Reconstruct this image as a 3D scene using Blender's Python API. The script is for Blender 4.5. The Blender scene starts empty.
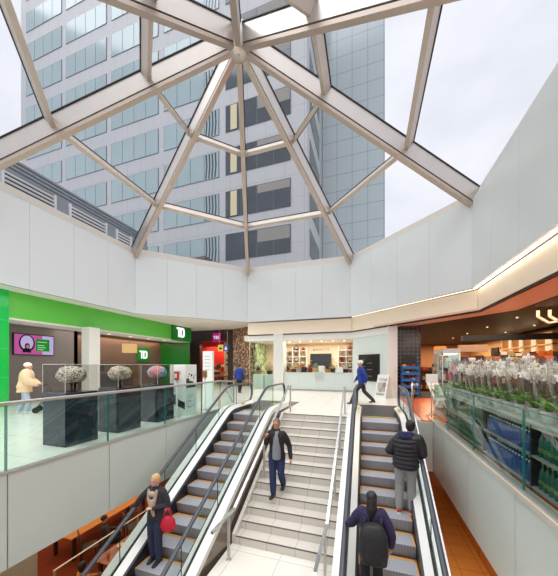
import bpy, bmesh, math, random
from mathutils import Vector, Matrix
random.seed(7)
PI = math.pi
SC = bpy.context.scene
COL = SC.collection

# ------------------------------------------------------------------ materials
def s2l(c):
    c = c / 255.0
    return c / 12.92 if c <= 0.04045 else ((c + 0.055) / 1.055) ** 2.4
def rgb(r, g, b): return (s2l(r), s2l(g), s2l(b), 1.0)

def base_mat(name):
    m = bpy.data.materials.new(name); m.use_nodes = True
    nt = m.node_tree; nt.nodes.clear()
    out = nt.nodes.new('ShaderNodeOutputMaterial')
    return m, nt, out

def mat(name, col, rough=0.5, metal=0.0, var=0.06, scale=6.0, bump=0.0, spec=0.5, aniso=None, coat=0.0):
    """principled surface whose colour wanders a little with a noise texture"""
    m, nt, out = base_mat(name)
    p = nt.nodes.new('ShaderNodeBsdfPrincipled')
    tc = nt.nodes.new('ShaderNodeTexCoord')
    nz = nt.nodes.new('ShaderNodeTexNoise'); nz.inputs['Scale'].default_value = scale; nz.inputs['Detail'].default_value = 3
    src = tc.outputs['Object']
    if aniso:
        mp = nt.nodes.new('ShaderNodeMapping'); mp.inputs['Scale'].default_value = aniso
        nt.links.new(src, mp.inputs[0]); src = mp.outputs[0]
    nt.links.new(src, nz.inputs['Vector'])
    mx = nt.nodes.new('ShaderNodeMix'); mx.data_type = 'RGBA'
    c = Vector(col[:3])
    mx.inputs[6].default_value = (*(c * (1 - var)), 1); mx.inputs[7].default_value = (*[min(1, x) for x in (c * (1 + var))], 1)
    nt.links.new(nz.outputs[0], mx.inputs[0]); nt.links.new(mx.outputs[2], p.inputs['Base Color'])
    p.inputs['Roughness'].default_value = rough; p.inputs['Metallic'].default_value = metal
    p.inputs['Specular IOR Level'].default_value = spec
    p.inputs['Coat Weight'].default_value = coat; p.inputs['Coat Roughness'].default_value = 0.05
    if bump:
        b = nt.nodes.new('ShaderNodeBump'); b.inputs['Strength'].default_value = bump; b.inputs['Distance'].default_value = 0.02
        nt.links.new(nz.outputs[0], b.inputs['Height']); nt.links.new(b.outputs[0], p.inputs['Normal'])
    nt.links.new(p.outputs[0], out.inputs[0])
    return m

def grid_mat(name, col, line, size, width, rough=0.4, off=(0, 0, 0), var=0.05, coat=0.0, metal=0.0, spec=0.5, scale=3.0):
    """tiles: size per axis (0 = no joints on that axis), joints of the given width"""
    m, nt, out = base_mat(name)
    N = nt.nodes.new; L = nt.links.new
    p = N('ShaderNodeBsdfPrincipled'); tc = N('ShaderNodeTexCoord'); sp = N('ShaderNodeSeparateXYZ')
    L(tc.outputs['Object'], sp.inputs[0])
    last = None
    for i in range(3):
        if not size[i]: continue
        a = N('ShaderNodeMath'); a.operation = 'ADD'; a.inputs[1].default_value = 1000 * size[i] - off[i]
        L(sp.outputs[i], a.inputs[0])
        md = N('ShaderNodeMath'); md.operation = 'MODULO'; md.inputs[1].default_value = size[i]; L(a.outputs[0], md.inputs[0])
        lt = N('ShaderNodeMath'); lt.operation = 'LESS_THAN'; lt.inputs[1].default_value = width; L(md.outputs[0], lt.inputs[0])
        if last is None: last = lt
        else:
            mm = N('ShaderNodeMath'); mm.operation = 'MAXIMUM'; L(last.outputs[0], mm.inputs[0]); L(lt.outputs[0], mm.inputs[1]); last = mm
    nz = N('ShaderNodeTexNoise'); nz.inputs['Scale'].default_value = scale; nz.inputs['Detail'].default_value = 4
    L(tc.outputs['Object'], nz.inputs['Vector'])
    mv = N('ShaderNodeMix'); mv.data_type = 'RGBA'; c = Vector(col[:3])
    mv.inputs[6].default_value = (*(c * (1 - var)), 1); mv.inputs[7].default_value = (*[min(1, x) for x in c * (1 + var)], 1)
    L(nz.outputs[0], mv.inputs[0])
    mx = N('ShaderNodeMix'); mx.data_type = 'RGBA'; L(last.outputs[0], mx.inputs[0]); L(mv.outputs[2], mx.inputs[6]); mx.inputs[7].default_value = line
    L(mx.outputs[2], p.inputs['Base Color'])
    p.inputs['Roughness'].default_value = rough; p.inputs['Coat Weight'].default_value = coat; p.inputs['Metallic'].default_value = metal
    p.inputs['Specular IOR Level'].default_value = spec
    L(p.outputs[0], out.inputs[0])
    return m

def glass_mat(name, tint, gloss=0.5, rough=0.01, ior=1.5):
    """thin clear sheet: transparent with fresnel reflections"""
    m, nt, out = base_mat(name)
    N = nt.nodes.new; L = nt.links.new
    t = N('ShaderNodeBsdfTransparent'); t.inputs[0].default_value = tint
    g = N('ShaderNodeBsdfGlossy'); g.inputs['Roughness'].default_value = rough
    f = N('ShaderNodeFresnel'); f.inputs[0].default_value = ior
    mu = N('ShaderNodeMath'); mu.operation = 'MULTIPLY'; mu.inputs[1].default_value = gloss
    ge = N('ShaderNodeNewGeometry'); fr = N('ShaderNodeMath'); fr.operation = 'SUBTRACT'; fr.inputs[0].default_value = 1.0; L(ge.outputs['Backfacing'], fr.inputs[1])
    m2 = N('ShaderNodeMath'); m2.operation = 'MULTIPLY'; L(mu.outputs[0], m2.inputs[0]); L(fr.outputs[0], m2.inputs[1])
    L(f.outputs[0], mu.inputs[0])
    mx = N('ShaderNodeMixShader'); L(m2.outputs[0], mx.inputs[0]); L(t.outputs[0], mx.inputs[1]); L(g.outputs[0], mx.inputs[2])
    L(mx.outputs[0], out.inputs[0])
    return m

def emit_mat(name, col, strength):
    m, nt, out = base_mat(name)
    e = nt.nodes.new('ShaderNodeEmission'); e.inputs[0].default_value = col; e.inputs[1].default_value = strength
    nt.links.new(e.outputs[0], out.inputs[0])
    return m

def speckle_mat(name, cols, scale, rough=0.5, kind='voronoi'):
    m, nt, out = base_mat(name)
    N = nt.nodes.new; L = nt.links.new
    p = N('ShaderNodeBsdfPrincipled'); tc = N('ShaderNodeTexCoord')
    if kind == 'voronoi':
        v = N('ShaderNodeTexVoronoi'); v.inputs['Scale'].default_value = scale; fac = v.outputs['Color']
        s = N('ShaderNodeSeparateColor'); L(fac, s.inputs[0]); fac = s.outputs[0]
    else:
        v = N('ShaderNodeTexNoise'); v.inputs['Scale'].default_value = scale; v.inputs['Detail'].default_value = 1; fac = v.outputs[0]
    L(tc.outputs['Object'], v.inputs['Vector'])
    r = N('ShaderNodeValToRGB'); r.color_ramp.interpolation = 'CONSTANT'
    els = r.color_ramp.elements
    while len(els) < len(cols): els.new(0.5)
    for i, c in enumerate(cols):
        if kind == 'voronoi': pos = i / len(cols)
        else: pos = 0 if i == 0 else 0.36 + 0.28 * i / len(cols)
        els[i].position = pos; els[i].color = c
    L(fac, r.inputs[0]); L(r.outputs[0], p.inputs['Base Color']); p.inputs['Roughness'].default_value = rough
    L(p.outputs[0], out.inputs[0])
    return m

M = {}
M['band'] = mat('white_glass_panel', rgb(222, 228, 230), 0.18, var=0.015, scale=0.6)
M['band_back'] = mat('panel_joint', rgb(160, 166, 168), 0.6)
M['ceiling'] = mat('white_ceiling', rgb(228, 226, 220), 0.7, var=0.02)
M['cream'] = mat('cream_fascia', rgb(246, 229, 205), 0.35, var=0.02, scale=1)
M['terra'] = mat('terracotta_soffit', rgb(226, 194, 176), 0.4, var=0.05)
M['dark_ceiling'] = mat('dark_ceiling', rgb(15, 11, 11), 0.5, var=0.1)
M['tile'] = grid_mat('pale_floor_tile', rgb(226, 222, 212), rgb(176, 172, 164), (0.9, 0.9, 0), 0.012, 0.22, var=0.03)
M['stair_tile'] = grid_mat('stair_tile', rgb(208, 202, 192), rgb(158, 152, 142), (0.6, 0, 0), 0.010, 0.3, off=(0.27, 0, 0), var=0.03)
M['orange_tile'] = grid_mat('orange_floor_tile', rgb(216, 96, 24), rgb(150, 68, 24), (0.45, 0.45, 0), 0.012, 0.25, var=0.1, scale=2)
M['store_floor'] = mat('dark_store_floor', rgb(96, 84, 74), 0.3, var=0.08)
M['pit'] = mat('pit_panel', rgb(207, 214, 208), 0.25, var=0.02, scale=0.8)
M['steel'] = mat('brushed_steel', rgb(190, 187, 181), 0.38, 0.55, var=0.08, scale=3, aniso=(30, 1, 30))
M['chrome'] = mat('satin_chrome', rgb(205, 205, 204), 0.2, 0.9, var=0.03)
M['champ'] = mat('champagne_steel', rgb(202, 195, 188), 0.33, 0.7, var=0.05, scale=2)
M['warm_refl_lip'] = mat('warm_reflection_flange', rgb(184, 170, 158), 0.4, 0.5, var=0.04, scale=2)  # tan tone holds the warm interior reflection on rafter undersides
M['groove'] = mat('shaded_groove', rgb(84, 74, 68), 0.6)  # dark colour stands in for the shade inside the rafter groove
M['champ_bar'] = mat('champagne_bar', rgb(192, 182, 172), 0.45, 0.25, var=0.04, scale=2)
M['curb'] = mat('pale_curb', rgb(222, 217, 210), 0.4, var=0.03)
M['gasket'] = mat('black_gasket', rgb(24, 24, 26), 0.6)
M['clad'] = mat('bronze_steel_cladding', rgb(140, 130, 122), 0.25, 0.75, var=0.06, scale=1)
M['deck'] = mat('pale_steel_deck', rgb(232, 231, 228), 0.3, 0.15, var=0.02)
M['skirt'] = mat('dark_skirt', rgb(52, 54, 60), 0.35, 0.5)
M['rubber'] = mat('handrail_rubber', rgb(64, 68, 78), 0.35, var=0.06)
M['yellow'] = mat('yellow_line', rgb(240, 200, 40), 0.5)
M['amber'] = mat('amber_line', rgb(222, 156, 62), 0.5)
M['plate'] = grid_mat('comb_floor_plate', rgb(72, 70, 70), rgb(52, 50, 50), (0.06, 0, 0), 0.02, 0.45, metal=0.3)
M['step_t'] = grid_mat('ribbed_step', rgb(198, 200, 208), rgb(142, 144, 152), (0.024, 0, 0), 0.009, 0.4, metal=0.25)
M['step_r'] = grid_mat('ribbed_riser', rgb(158, 155, 158), rgb(112, 110, 116), (0.024, 0, 0), 0.009, 0.45, metal=0.3)
M['black'] = mat('black_paint', rgb(26, 26, 28), 0.5)
M['white'] = mat('white_paint', rgb(238, 238, 234), 0.4, var=0.02)
M['green'] = mat('bank_green', rgb(92, 190, 66), 0.3, var=0.04, scale=0.5)
M['green_col'] = grid_mat('green_glass_panel', rgb(14, 186, 76), rgb(60, 206, 110), (0, 0, 1.12), 0.02, 0.12, var=0.05)
M['green_dark'] = mat('deep_green', rgb(24, 112, 36), 0.3, var=0.05)
M['sign_green'] = mat('sign_green', rgb(20, 128, 40), 0.3, var=0.03)
M['taupe'] = mat('taupe_wall', rgb(124, 114, 110), 0.6, var=0.04)
M['brown'] = mat('brown_wall', rgb(110, 86, 72), 0.5, var=0.05)
M['col_white'] = mat('white_column', rgb(232, 230, 224), 0.35, var=0.015)
M['navy'] = mat('glossy_navy_plinth', rgb(26, 40, 54), 0.1, var=0.05, coat=0.25)
M['glass'] = glass_mat('balustrade_glass', rgb(247, 252, 250), 0.4)
M['glass_teal'] = glass_mat('teal_balustrade_glass', rgb(236, 247, 244), .9)
M['glass_edge'] = mat('green_glass_edge', rgb(40, 120, 112), 0.15, var=0.03)
M['acrylic'] = glass_mat('clear_acrylic', rgb(242, 242, 240), 0.6)
M['acrylic_edge'] = mat('acrylic_edge', rgb(226, 224, 218), 0.2)
M['sky_glass'] = glass_mat('skylight_glass', rgb(251, 251, 252), 0.22, 0.0)
M['shop_glass'] = glass_mat('shopfront_glass', rgb(236, 244, 240), 0.7)
M['sleeve'] = glass_mat('clear_film', rgb(244, 243, 244), 2.2, 0.22, 1.5)
M['frost'] = mat('pale_green_glass', rgb(220, 230, 226), 0.15, var=0.02)
# ------------------------------------------------------------------ mesh builder
class MB:
    def __init__(s): s.v = []; s.f = []; s.m = []; s.s = []
    def add(s, vs, fs, mi=0, sm=False):
        o = len(s.v); s.v += [Vector(p) for p in vs]
        for f in fs: s.f.append([i + o for i in f]); s.m.append(mi); s.s.append(sm)
        return s
    def box(s, x0, x1, y0, y1, z0, z1, mi=0, bev=0.0):
        if bev > 0:
            b = min(bev, abs(x1-x0)*.45, abs(y1-y0)*.45, abs(z1-z0)*.45)
            rings = []
            for (z, i) in ((z0, b), (z0 + b, 0), (z1 - b, 0), (z1, b)):
                r = []
                for (px, py, sx, sy) in ((x0, y0, 1, 1), (x1, y0, -1, 1), (x1, y1, -1, -1), (x0, y1, 1, -1)):
                    c = [(px + sx*i, py + sy*(b + i*0), z), (px + sx*(b), py + sy*i, z)]
                    if sx*sy < 0: c.reverse()
                    r += [(px + sx*(i), py + sy*b, z), (px + sx*b, py + sy*(i), z)] if sx*sy > 0 else [(px + sx*b, py + sy*i, z), (px + sx*i, py + sy*b, z)]
                rings.append(r)
            return s.loft(rings, mi, False)
        vs = [(x, y, z) for z in (z0, z1) for (x, y) in ((x0, y0), (x1, y0), (x1, y1), (x0, y1))]
        return s.add(vs, [(3, 2, 1, 0), (4, 5, 6, 7), (0, 1, 5, 4), (1, 2, 6, 5), (2, 3, 7, 6), (3, 0, 4, 7)], mi)
    def hexa(s, p, mi=0):
        """8 corners: bottom 4 ccw, top 4 ccw"""
        return s.add(p, [(3, 2, 1, 0), (4, 5, 6, 7), (0, 1, 5, 4), (1, 2, 6, 5), (2, 3, 7, 6), (3, 0, 4, 7)], mi)
    def bar(s, a, b, w, h, up=(0, 0, 1), mi=0, off=0.0):
        """rectangular bar from a to b; width w sideways, height h along up-ish, off shifts along up"""
        a = Vector(a); b = Vector(b); d = (b - a).normalized(); up = Vector(up)
        x = d.cross(up).normalized(); u = x.cross(d).normalized()
        q = []
        for p in (a, b):
            p = p + u * off
            q += [p - x*w/2 - u*h/2, p + x*w/2 - u*h/2, p + x*w/2 + u*h/2, p - x*w/2 + u*h/2]
        return s.add(q, [(3, 2, 1, 0), (4, 5, 6, 7), (0, 1, 5, 4), (1, 2, 6, 5), (2, 3, 7, 6), (3, 0, 4, 7)], mi)
    def loft(s, rings, mi=0, sm=True, caps=True):
        n = len(rings[0]); o = len(s.v)
        for r in rings: s.v += [Vector(p) for p in r]
        for k in range(len(rings) - 1):
            for i in range(n):
                j = (i + 1) % n
                s.f.append([o + k*n + i, o + k*n + j, o + (k+1)*n + j, o + (k+1)*n + i]); s.m.append(mi); s.s.append(sm)
        if caps:
            s.f.append([o + i for i in reversed(range(n))]); s.m.append(mi); s.s.append(False)
            s.f.append([o + (len(rings)-1)*n + i for i in range(n)]); s.m.append(mi); s.s.append(False)
        return s
    def tube(s, pts, r, n=8, mi=0, sm=True, round_ends=False, flat=1.0):
        pts = [Vector(p) for p in pts]
        rs = list(r) if isinstance(r, (list, tuple)) else [r] * len(pts)
        if round_ends:
            d0 = (pts[0] - pts[1]).normalized(); d1 = (pts[-1] - pts[-2]).normalized()
            pts = [pts[0] + d0*rs[0]*.9, pts[0] + d0*rs[0]*.6] + pts + [pts[-1] + d1*rs[-1]*.6, pts[-1] + d1*rs[-1]*.9]
            rs = [rs[0]*.3, rs[0]*.78] + rs + [rs[-1]*.78, rs[-1]*.3]
        rings = []; ref = None
        for i, p in enumerate(pts):
            a = pts[max(0, i-1)]; b = pts[min(len(pts)-1, i+1)]
            d = (b - a)
            d = d.normalized() if d.length > 1e-9 else Vector((0, 0, 1))
            if ref is None:
                ref = Vector((0, 0, 1)) if abs(d.z) < .9 else Vector((1, 0, 0))
            x = d.cross(ref); x = x.normalized() if x.length > 1e-6 else d.orthogonal().normalized()
            y = x.cross(d).normalized(); ref = y
            rings.append([p + (x*math.cos(2*PI*k/n) + y*math.sin(2*PI*k/n)*flat)*rs[i] for k in range(n)])
        return s.loft(rings, mi, sm)
    def lathe(s, prof, c=(0, 0, 0), n=16, mi=0, sm=True, caps=True):
        c = Vector(c)
        return s.loft([[c + Vector((r*math.cos(2*PI*k/n), r*math.sin(2*PI*k/n), z)) for k in range(n)] for (r, z) in prof], mi, sm, caps)
    def ell(s, c, r, nu=12, nv=8, mi=0, R=None):
        c = Vector(c); rings = []
        for j in range(nv + 1):
            th = PI * (0.02 + 0.96*j/nv) - PI/2
            ring = []
            for k in range(nu):
                q = Vector((r[0]*math.cos(th)*math.cos(2*PI*k/nu), r[1]*math.cos(th)*math.sin(2*PI*k/nu), r[2]*math.sin(th)))
                if R: q = R @ q
                ring.append(c + q)
            rings.append(ring)
        return s.loft(rings, mi, True)
    def prism(s, poly, axis, a0, a1, mi=0, sm=False):
        """poly: 2-D points; axis x -> (y,z), y -> (x,z), z -> (x,y)"""
        def P(p, a):
            return {'x': (a, p[0], p[1]), 'y': (p[0], a, p[1]), 'z': (p[0], p[1], a)}[axis]
        return s.loft([[P(p, a0) for p in poly], [P(p, a1) for p in poly]], mi, sm)
    def ext(s, other, T):
        o = len(s.v); s.v += [T @ p for p in other.v]
        for f, m_, q in zip(other.f, other.m, other.s): s.f.append([i + o for i in f]); s.m.append(m_); s.s.append(q)
        return s
    def build(s, name, mats, parent=None, origin=None, fix=True):
        if not isinstance(mats, (list, tuple)): mats = [mats]
        me = bpy.data.meshes.new(name)
        if origin is None:
            if parent is not None: origin = Vector(parent.get('_o', (0, 0, 0)))
            else:
                lo = Vector([min(p[i] for p in s.v) for i in range(3)]); hi = Vector([max(p[i] for p in s.v) for i in range(3)])
                origin = Vector(((lo.x+hi.x)/2, (lo.y+hi.y)/2, lo.z))
        origin = Vector(origin)
        me.from_pydata([tuple(p - origin) for p in s.v], [], s.f)
        for m_ in mats: me.materials.append(m_)
        me.polygons.foreach_set('material_index', s.m); me.polygons.foreach_set('use_smooth', s.s)
        if fix:
            bm = bmesh.new(); bm.from_mesh(me); bmesh.ops.recalc_face_normals(bm, faces=bm.faces); bm.to_mesh(me); bm.free()
        me.update()
        o = bpy.data.objects.new(name, me); COL.objects.link(o)
        if parent is not None: o.parent = parent
        else: o.location = origin
        return o

def tag(o, label, cat, group=None, kind=None):
    o['label'] = label; o['category'] = cat
    if group: o['group'] = group
    if kind: o['kind'] = kind
    return o
def thing(name, label, cat, loc=(0, 0, 0), rz=0.0, group=None, local=True):
    """Empty at the base of a thing; local=True: parts are given in its own frame, else in world coordinates"""
    o = bpy.data.objects.new(name, None); COL.objects.link(o); o.empty_display_size = .1
    o.location = loc; o.rotation_euler = (0, 0, rz)
    tag(o, label, cat, group)
    if not local: o['_o'] = tuple(loc)
    return o
def struct(name, mb, m):
    o = mb.build(name, m); o['kind'] = 'structure'; return o
def kids(o): return [c for c in bpy.data.objects if c.parent == o]
TREE = {}
def copy_thing(root, loc, rz=0.0, label=None, group=None, scale=None):
    if root.name not in TREE:
        TREE[root.name] = [(c, kids(c)) for c in kids(root)]
    r = root.copy(); COL.objects.link(r); r.location = loc; r.rotation_euler = (0, 0, rz)
    if scale: r.scale = (scale,) * 3
    if label: r['label'] = label
    if group: r['group'] = group
    for c, gs in TREE[root.name]:
        d = c.copy(); COL.objects.link(d); d.parent = r
        for g in gs:
            e = g.copy(); COL.objects.link(e); e.parent = d
    return r

def remeshed(mb, voxel, smooth=4):
    """fuse overlapping volumes into one continuous skin"""
    me = bpy.data.meshes.new('tmp'); me.from_pydata([tuple(p) for p in mb.v], [], mb.f)
    bm = bmesh.new(); bm.from_mesh(me); bmesh.ops.recalc_face_normals(bm, faces=bm.faces); bm.to_mesh(me); bm.free()
    o = bpy.data.objects.new('tmp', me); COL.objects.link(o)
    r = o.modifiers.new('r', 'REMESH'); r.mode = 'VOXEL'; r.voxel_size = voxel
    if smooth:
        q = o.modifiers.new('s', 'SMOOTH'); q.iterations = smooth; q.factor = .5
    dg = bpy.context.evaluated_depsgraph_get()
    ne = bpy.data.meshes.new_from_object(o.evaluated_get(dg))
    bpy.data.objects.remove(o); bpy.data.meshes.remove(me)
    ne.polygons.foreach_set('use_smooth', [True] * len(ne.polygons))
    return ne
def link_mesh(name, me, m, parent):
    me.name = name; me.materials.clear(); me.materials.append(m)
    o = bpy.data.objects.new(name, me); COL.objects.link(o); o.parent = parent; return o

# ------------------------------------------------------------------ people
SKIN = mat('skin', rgb(206, 156, 130), 0.5, var=0.05)
SKIN_D = mat('tanned_skin', rgb(186, 132, 104), 0.5, var=0.05)
EYE = mat('eye_dark', rgb(40, 30, 26), 0.2)
LIP = mat('lip', rgb(150, 84, 76), 0.5)
def cloth(name, c, r=0.8): return mat(name, c, r, var=0.12, scale=25, bump=0.15)

def person(label, loc, rz, H, pose, skin, hair, top, trousers, shoes, hem=0.80, hair_style='short', puff=0.0,
           group=None, vox=0.009, bare_neck=True, sections_open=False, sleeve_to=0.94):
    k = H / 1.75
    J = dict(hipL=(.09, 0, .91), hipR=(-.09, 0, .91), kneeL=(.1, -.02, .5), kneeR=(-.1, -.02, .5), ankL=(.1, .02, .085), ankR=(-.1, .02, .085),
             shL=(.185, 0, 1.42), shR=(-.185, 0, 1.42), elL=(.245, .03, 1.14), elR=(-.245, .03, 1.14), wrL=(.25, -.05, .89), wrR=(-.25, -.05, .89),
             toeL=(0, -1, 0), toeR=(0, -1, 0), lean=(0, 0), head=(0, 0), handL=None, handR=None, curl=.5)
    J.update(pose)
    lx, ly = J['lean']
    def sp(z):  # spine offset at height z
        t = max(0, (z - .92) / .6); return lx * t, ly * t
    def V(n):
        p = Vector(J[n])
        return p
    S = Matrix.Scale(k, 4)
    root = thing('person', label, 'person', loc, rz, group)
    def ring(z, rx, ry, cy=0, n=20):
        ox, oy = sp(z)
        return [(ox + rx*math.copysign(abs(math.cos(a))**.85, math.cos(a)), oy + cy + ry*math.copysign(abs(math.sin(a))**.9, math.sin(a)), z) for a in [2*PI*i/n for i in range(n)]]
    TS = [(.84, .15, .105, 0), (.93, .168, .118, .01), (1.04, .148, .105, 0), (1.14, .145, .1, -.005), (1.27, .165, .112, -.008), (1.37, .172, .105, 0), (1.435, .14, .085, .01), (1.48, .075, .065, .012), (1.5, .056, .056, .01)]
    shoulders = {}
    for sd in 'LR':
        ox, oy = sp(1.42); shoulders[sd] = V('sh' + sd) + Vector((ox, oy, 0))
    def limb(mb, pts, rs, n=12): mb.tube(pts, rs, n, round_ends=True)
    # --- the body, one skin
    b = MB()
    b.loft([ring(*t) for t in TS])
    ox, oy = sp(1.56); hx, hy = J['head']
    hc = Vector((ox*1.05 + hx, oy*1.05 + hy - .012, 1.635))
    b.tube([(ox, oy + .012, 1.44), (ox + hx*.4, oy + .01 + hy*.4, 1.52), hc + Vector((0, .02, -.05))], [.058, .052, .055], 12)
    b.ell(hc + Vector((0, .012, .018)), (.074, .092, .097), 20, 14)
    b.ell(hc + Vector((0, -.028, -.045)), (.055, .058, .068), 16, 10)
    b.ell(hc + Vector((0, -.052, -.092)), (.026, .024, .02), 10, 8)
    b.ell(hc + Vector((0, -.093, -.02)), (.012, .018, .026), 10, 8)
    b.ell(hc + Vector((0, -.103, -.036)), (.016, .012, .011), 10, 8)
    b.ell(hc + Vector((0, -.074, .018)), (.055, .014, .010), 10, 8)
    b.ell(hc + Vector((0, -.082, -.066)), (.024, .01, .009), 10, 8)
    for q in (1, -1): b.ell(hc + Vector((q*.076, .008, -.012)), (.01, .02, .032), 8, 8)
    for sd, q in (('L', 1), ('R', -1)):
        limb(b, [V('hip'+sd), (V('hip'+sd) + V('knee'+sd))/2, V('knee'+sd)], [.088, .076, .056])
        limb(b, [V('knee'+sd), V('knee'+sd)*.65 + V('ank'+sd)*.35 + Vector((0, .012, 0)), V('ank'+sd)], [.054, .056, .038])
        a = V('ank'+sd); td = Vector(J['toe'+sd]).normalized()
        b.tube([a + Vector((0, 0, -.035)) - td*.03, a + Vector((0, 0, -.05)) + td*.05, a + td*.11 + Vector((0, 0, -.064))], [.03, .026, .014], 10, round_ends=True)
        e = V('el'+sd); w = V('wr'+sd); sh = shoulders[sd]
        limb(b, [sh - Vector((q*.03, 0, 0)), sh*.5 + e*.5, e], [.06, .05, .04])
        limb(b, [e, e*.6 + w*.4, w], [.04, .04, .027])
        # hand: palm, four bent fingers of unequal length, thumb off the side
        d = (Vector(J['hand'+sd]) if J['hand'+sd] else (w - e)).normalized()
        n0 = Vector((-q, 0, 0)) if abs(d.x) < .8 else Vector((0, 0, -1))
        t = d.cross(n0).normalized()
        if t.y > 0: t = -t                       # thumb side points forward
        n0 = (n0 - d*n0.dot(d)).normalized()
        pc = w + d*.05
        b.loft([[w + d*u + t*(sx*ww) + n0*(sy*.013) for sx, sy in ((-1, -.6), (-.6, -1), (.6, -1), (1, -.6), (1, .6), (.6, 1), (-.6, 1), (-1, .6))] for u, ww in ((-.01, .026), (.03, .036), (.075, .041), (.092, .038))])
        cu = J['curl']
        for i, (off, ln) in enumerate(((.031, .07), (.0105, .078), (-.0105, .072), (-.031, .056))):
            p0 = w + d*.085 + t*off
            d1 = (d*math.cos(cu) + n0*math.sin(cu) + t*off*2.5).normalized(); d2 = (d*math.cos(cu*2.2) + n0*math.sin(cu*2.2) + t*off*1.5).normalized()
            b.tube([p0, p0 + d1*ln*.5, p0 + d1*ln*.5 + d2*ln*.5], [.0095, .009, .0075], 8, round_ends=True)
        p0 = w + d*.03 + t*.03
        d1 = (d*.75 + t*.75 + n0*.3).normalized()
        b.tube([p0, p0 + d1*.035, p0 + d1*.035 + (d + n0*.4).normalized()*.03], [.013, .011, .009], 8, round_ends=True)
    b.v = [p * k for p in b.v]
    link_mesh('body', remeshed(b, vox, 3), skin, root)
    # --- eyes
    for q in (1, -1):
        e = MB().ell((hc + Vector((q*.03, -.078, -.002)))*k, (.011*k, .009*k, .008*k), 8, 6)
        e.build('eye', EYE, root)
    # --- trousers
    b = MB(); g = .016
    b.loft([ring(z, rx + g, ry + g, cy) for (z, rx, ry, cy) in ((.84, .15, .105, 0), (.93, .168, .118, .01), (1.04, .15, .108, 0))])
    for sd in 'LR':
        h_, kn, an = V('hip'+sd), V('knee'+sd), V('ank'+sd) + Vector((0, 0, .01))
        limb(b, [h_, (h_ + kn)/2, kn], [.108, .096, .08])
        limb(b, [kn, kn*.6 + an*.4, an], [.08, .08, .068])
    b.v = [p * k for p in b.v]
    link_mesh('trousers', remeshed(b, .013, 3), trousers, root)
    # --- top
    b = MB(); g = .022 + puff
    secs = [(hem, .166 + g, .122 + g, .008)] + [(z, rx + g, ry + g, cy) for (z, rx, ry, cy) in TS if z > hem + .03 and z < 1.46]
    secs += [(1.475, .085 + puff*.5, .075 + puff*.5, .014), (1.525, .074, .072, .012)]
    b.loft([ring(*t_) for t_ in secs])
    for sd, q in (('L', 1), ('R', -1)):
        e = V('el'+sd); w = V('wr'+sd); sh = shoulders[sd]; c = e*(1 - sleeve_to) + w*sleeve_to
        limb(b, [sh - Vector((q*.035, 0, .005)), sh*.5 + e*.5, e], [.078 + puff, .07 + puff, .06 + puff])
        limb(b, [e, e*.5 + c*.5, c], [.06 + puff, .055 + puff, .042 + puff*.6])
    if puff:
        pass
    b.v = [p * k for p in b.v]
    link_mesh('jacket', remeshed(b, .013, 3), top, root)
    # --- shoes
    for sd in 'LR':
        a = V('ank'+sd); td = Vector(J['toe'+sd]); td.z = 0; td.normalize(); sdv = Vector((-td.y, td.x, 0)); z0 = a.z - .085
        rings = []
        for (u, wd, hh) in ((-.085, .026, .055), (-.07, .036, .085), (-.02, .04, .1), (.04, .042, .085), (.1, .045, .06), (.15, .04, .048), (.18, .022, .03)):
            c0 = Vector((a.x, a.y, z0)) + td*u
            rings.append([c0 + sdv*wd*x_ + Vector((0, 0, hh*z_)) for x_, z_ in ((-1, .05), (-1, .35), (-.75, .8), (-.3, 1), (.3, 1), (.75, .8), (1, .35), (1, .05))])
        sm_ = MB().loft([[p*k for p in r] for r in rings])
        so = sm_.build('shoe', shoes[0], root)
        if len(shoes) > 1:
            sl = MB().loft([[(Vector((a.x, a.y, z0)) + td*(u*1.02) + sdv*wd*x_ + Vector((0, 0, z_)))*k for x_, z_ in ((-1.06, 0), (-1.06, .026), (1.06, .026), (1.06, 0))] for (u, wd) in ((-.088, .028), (-.06, .04), (0, .043), (.1, .047), (.15, .041), (.184, .022))], 0, False)
            sl.build('sole', shoes[1], so)
    # --- hair
    b = MB()
    if hair_style == 'short':
        b.ell(hc + Vector((0, .026, .036)), (.082, .094, .092), 18, 12)
    elif hair_style == 'crop':
        b.ell(hc + Vector((0, .026, .034)), (.083, .096, .097), 18, 12); b.ell(hc + Vector((0, .05, -.01)), (.078, .065, .08), 16, 10)
    elif hair_style == 'bob':
        b.ell(hc + Vector((0, .024, .036)), (.094, .1, .098), 18, 12)
        b.ell(hc + Vector((0, .05, -.03)), (.09, .06, .09), 16, 10)
    elif hair_style == 'long':
        b.ell(hc + Vector((0, .026, .034)), (.09, .1, .098), 18, 12)
        b.tube([hc + Vector((0, .06, .0)), hc + Vector((0, .085, -.12)), hc + Vector((.02, .10, -.3))], [.08, .085, .055], 12, round_ends=True)
    elif hair_style == 'cap':
        b.ell(hc + Vector((0, .022, .052)), (.104, .118, .09), 18, 12)
    b.v = [p * k for p in b.v]
    link_mesh('woolly_hat' if hair_style == 'cap' else 'hair', remeshed(b, .01, 2), hair, root)
    root['_k'] = k
    return root, k, hc * k, shoulders
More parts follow.
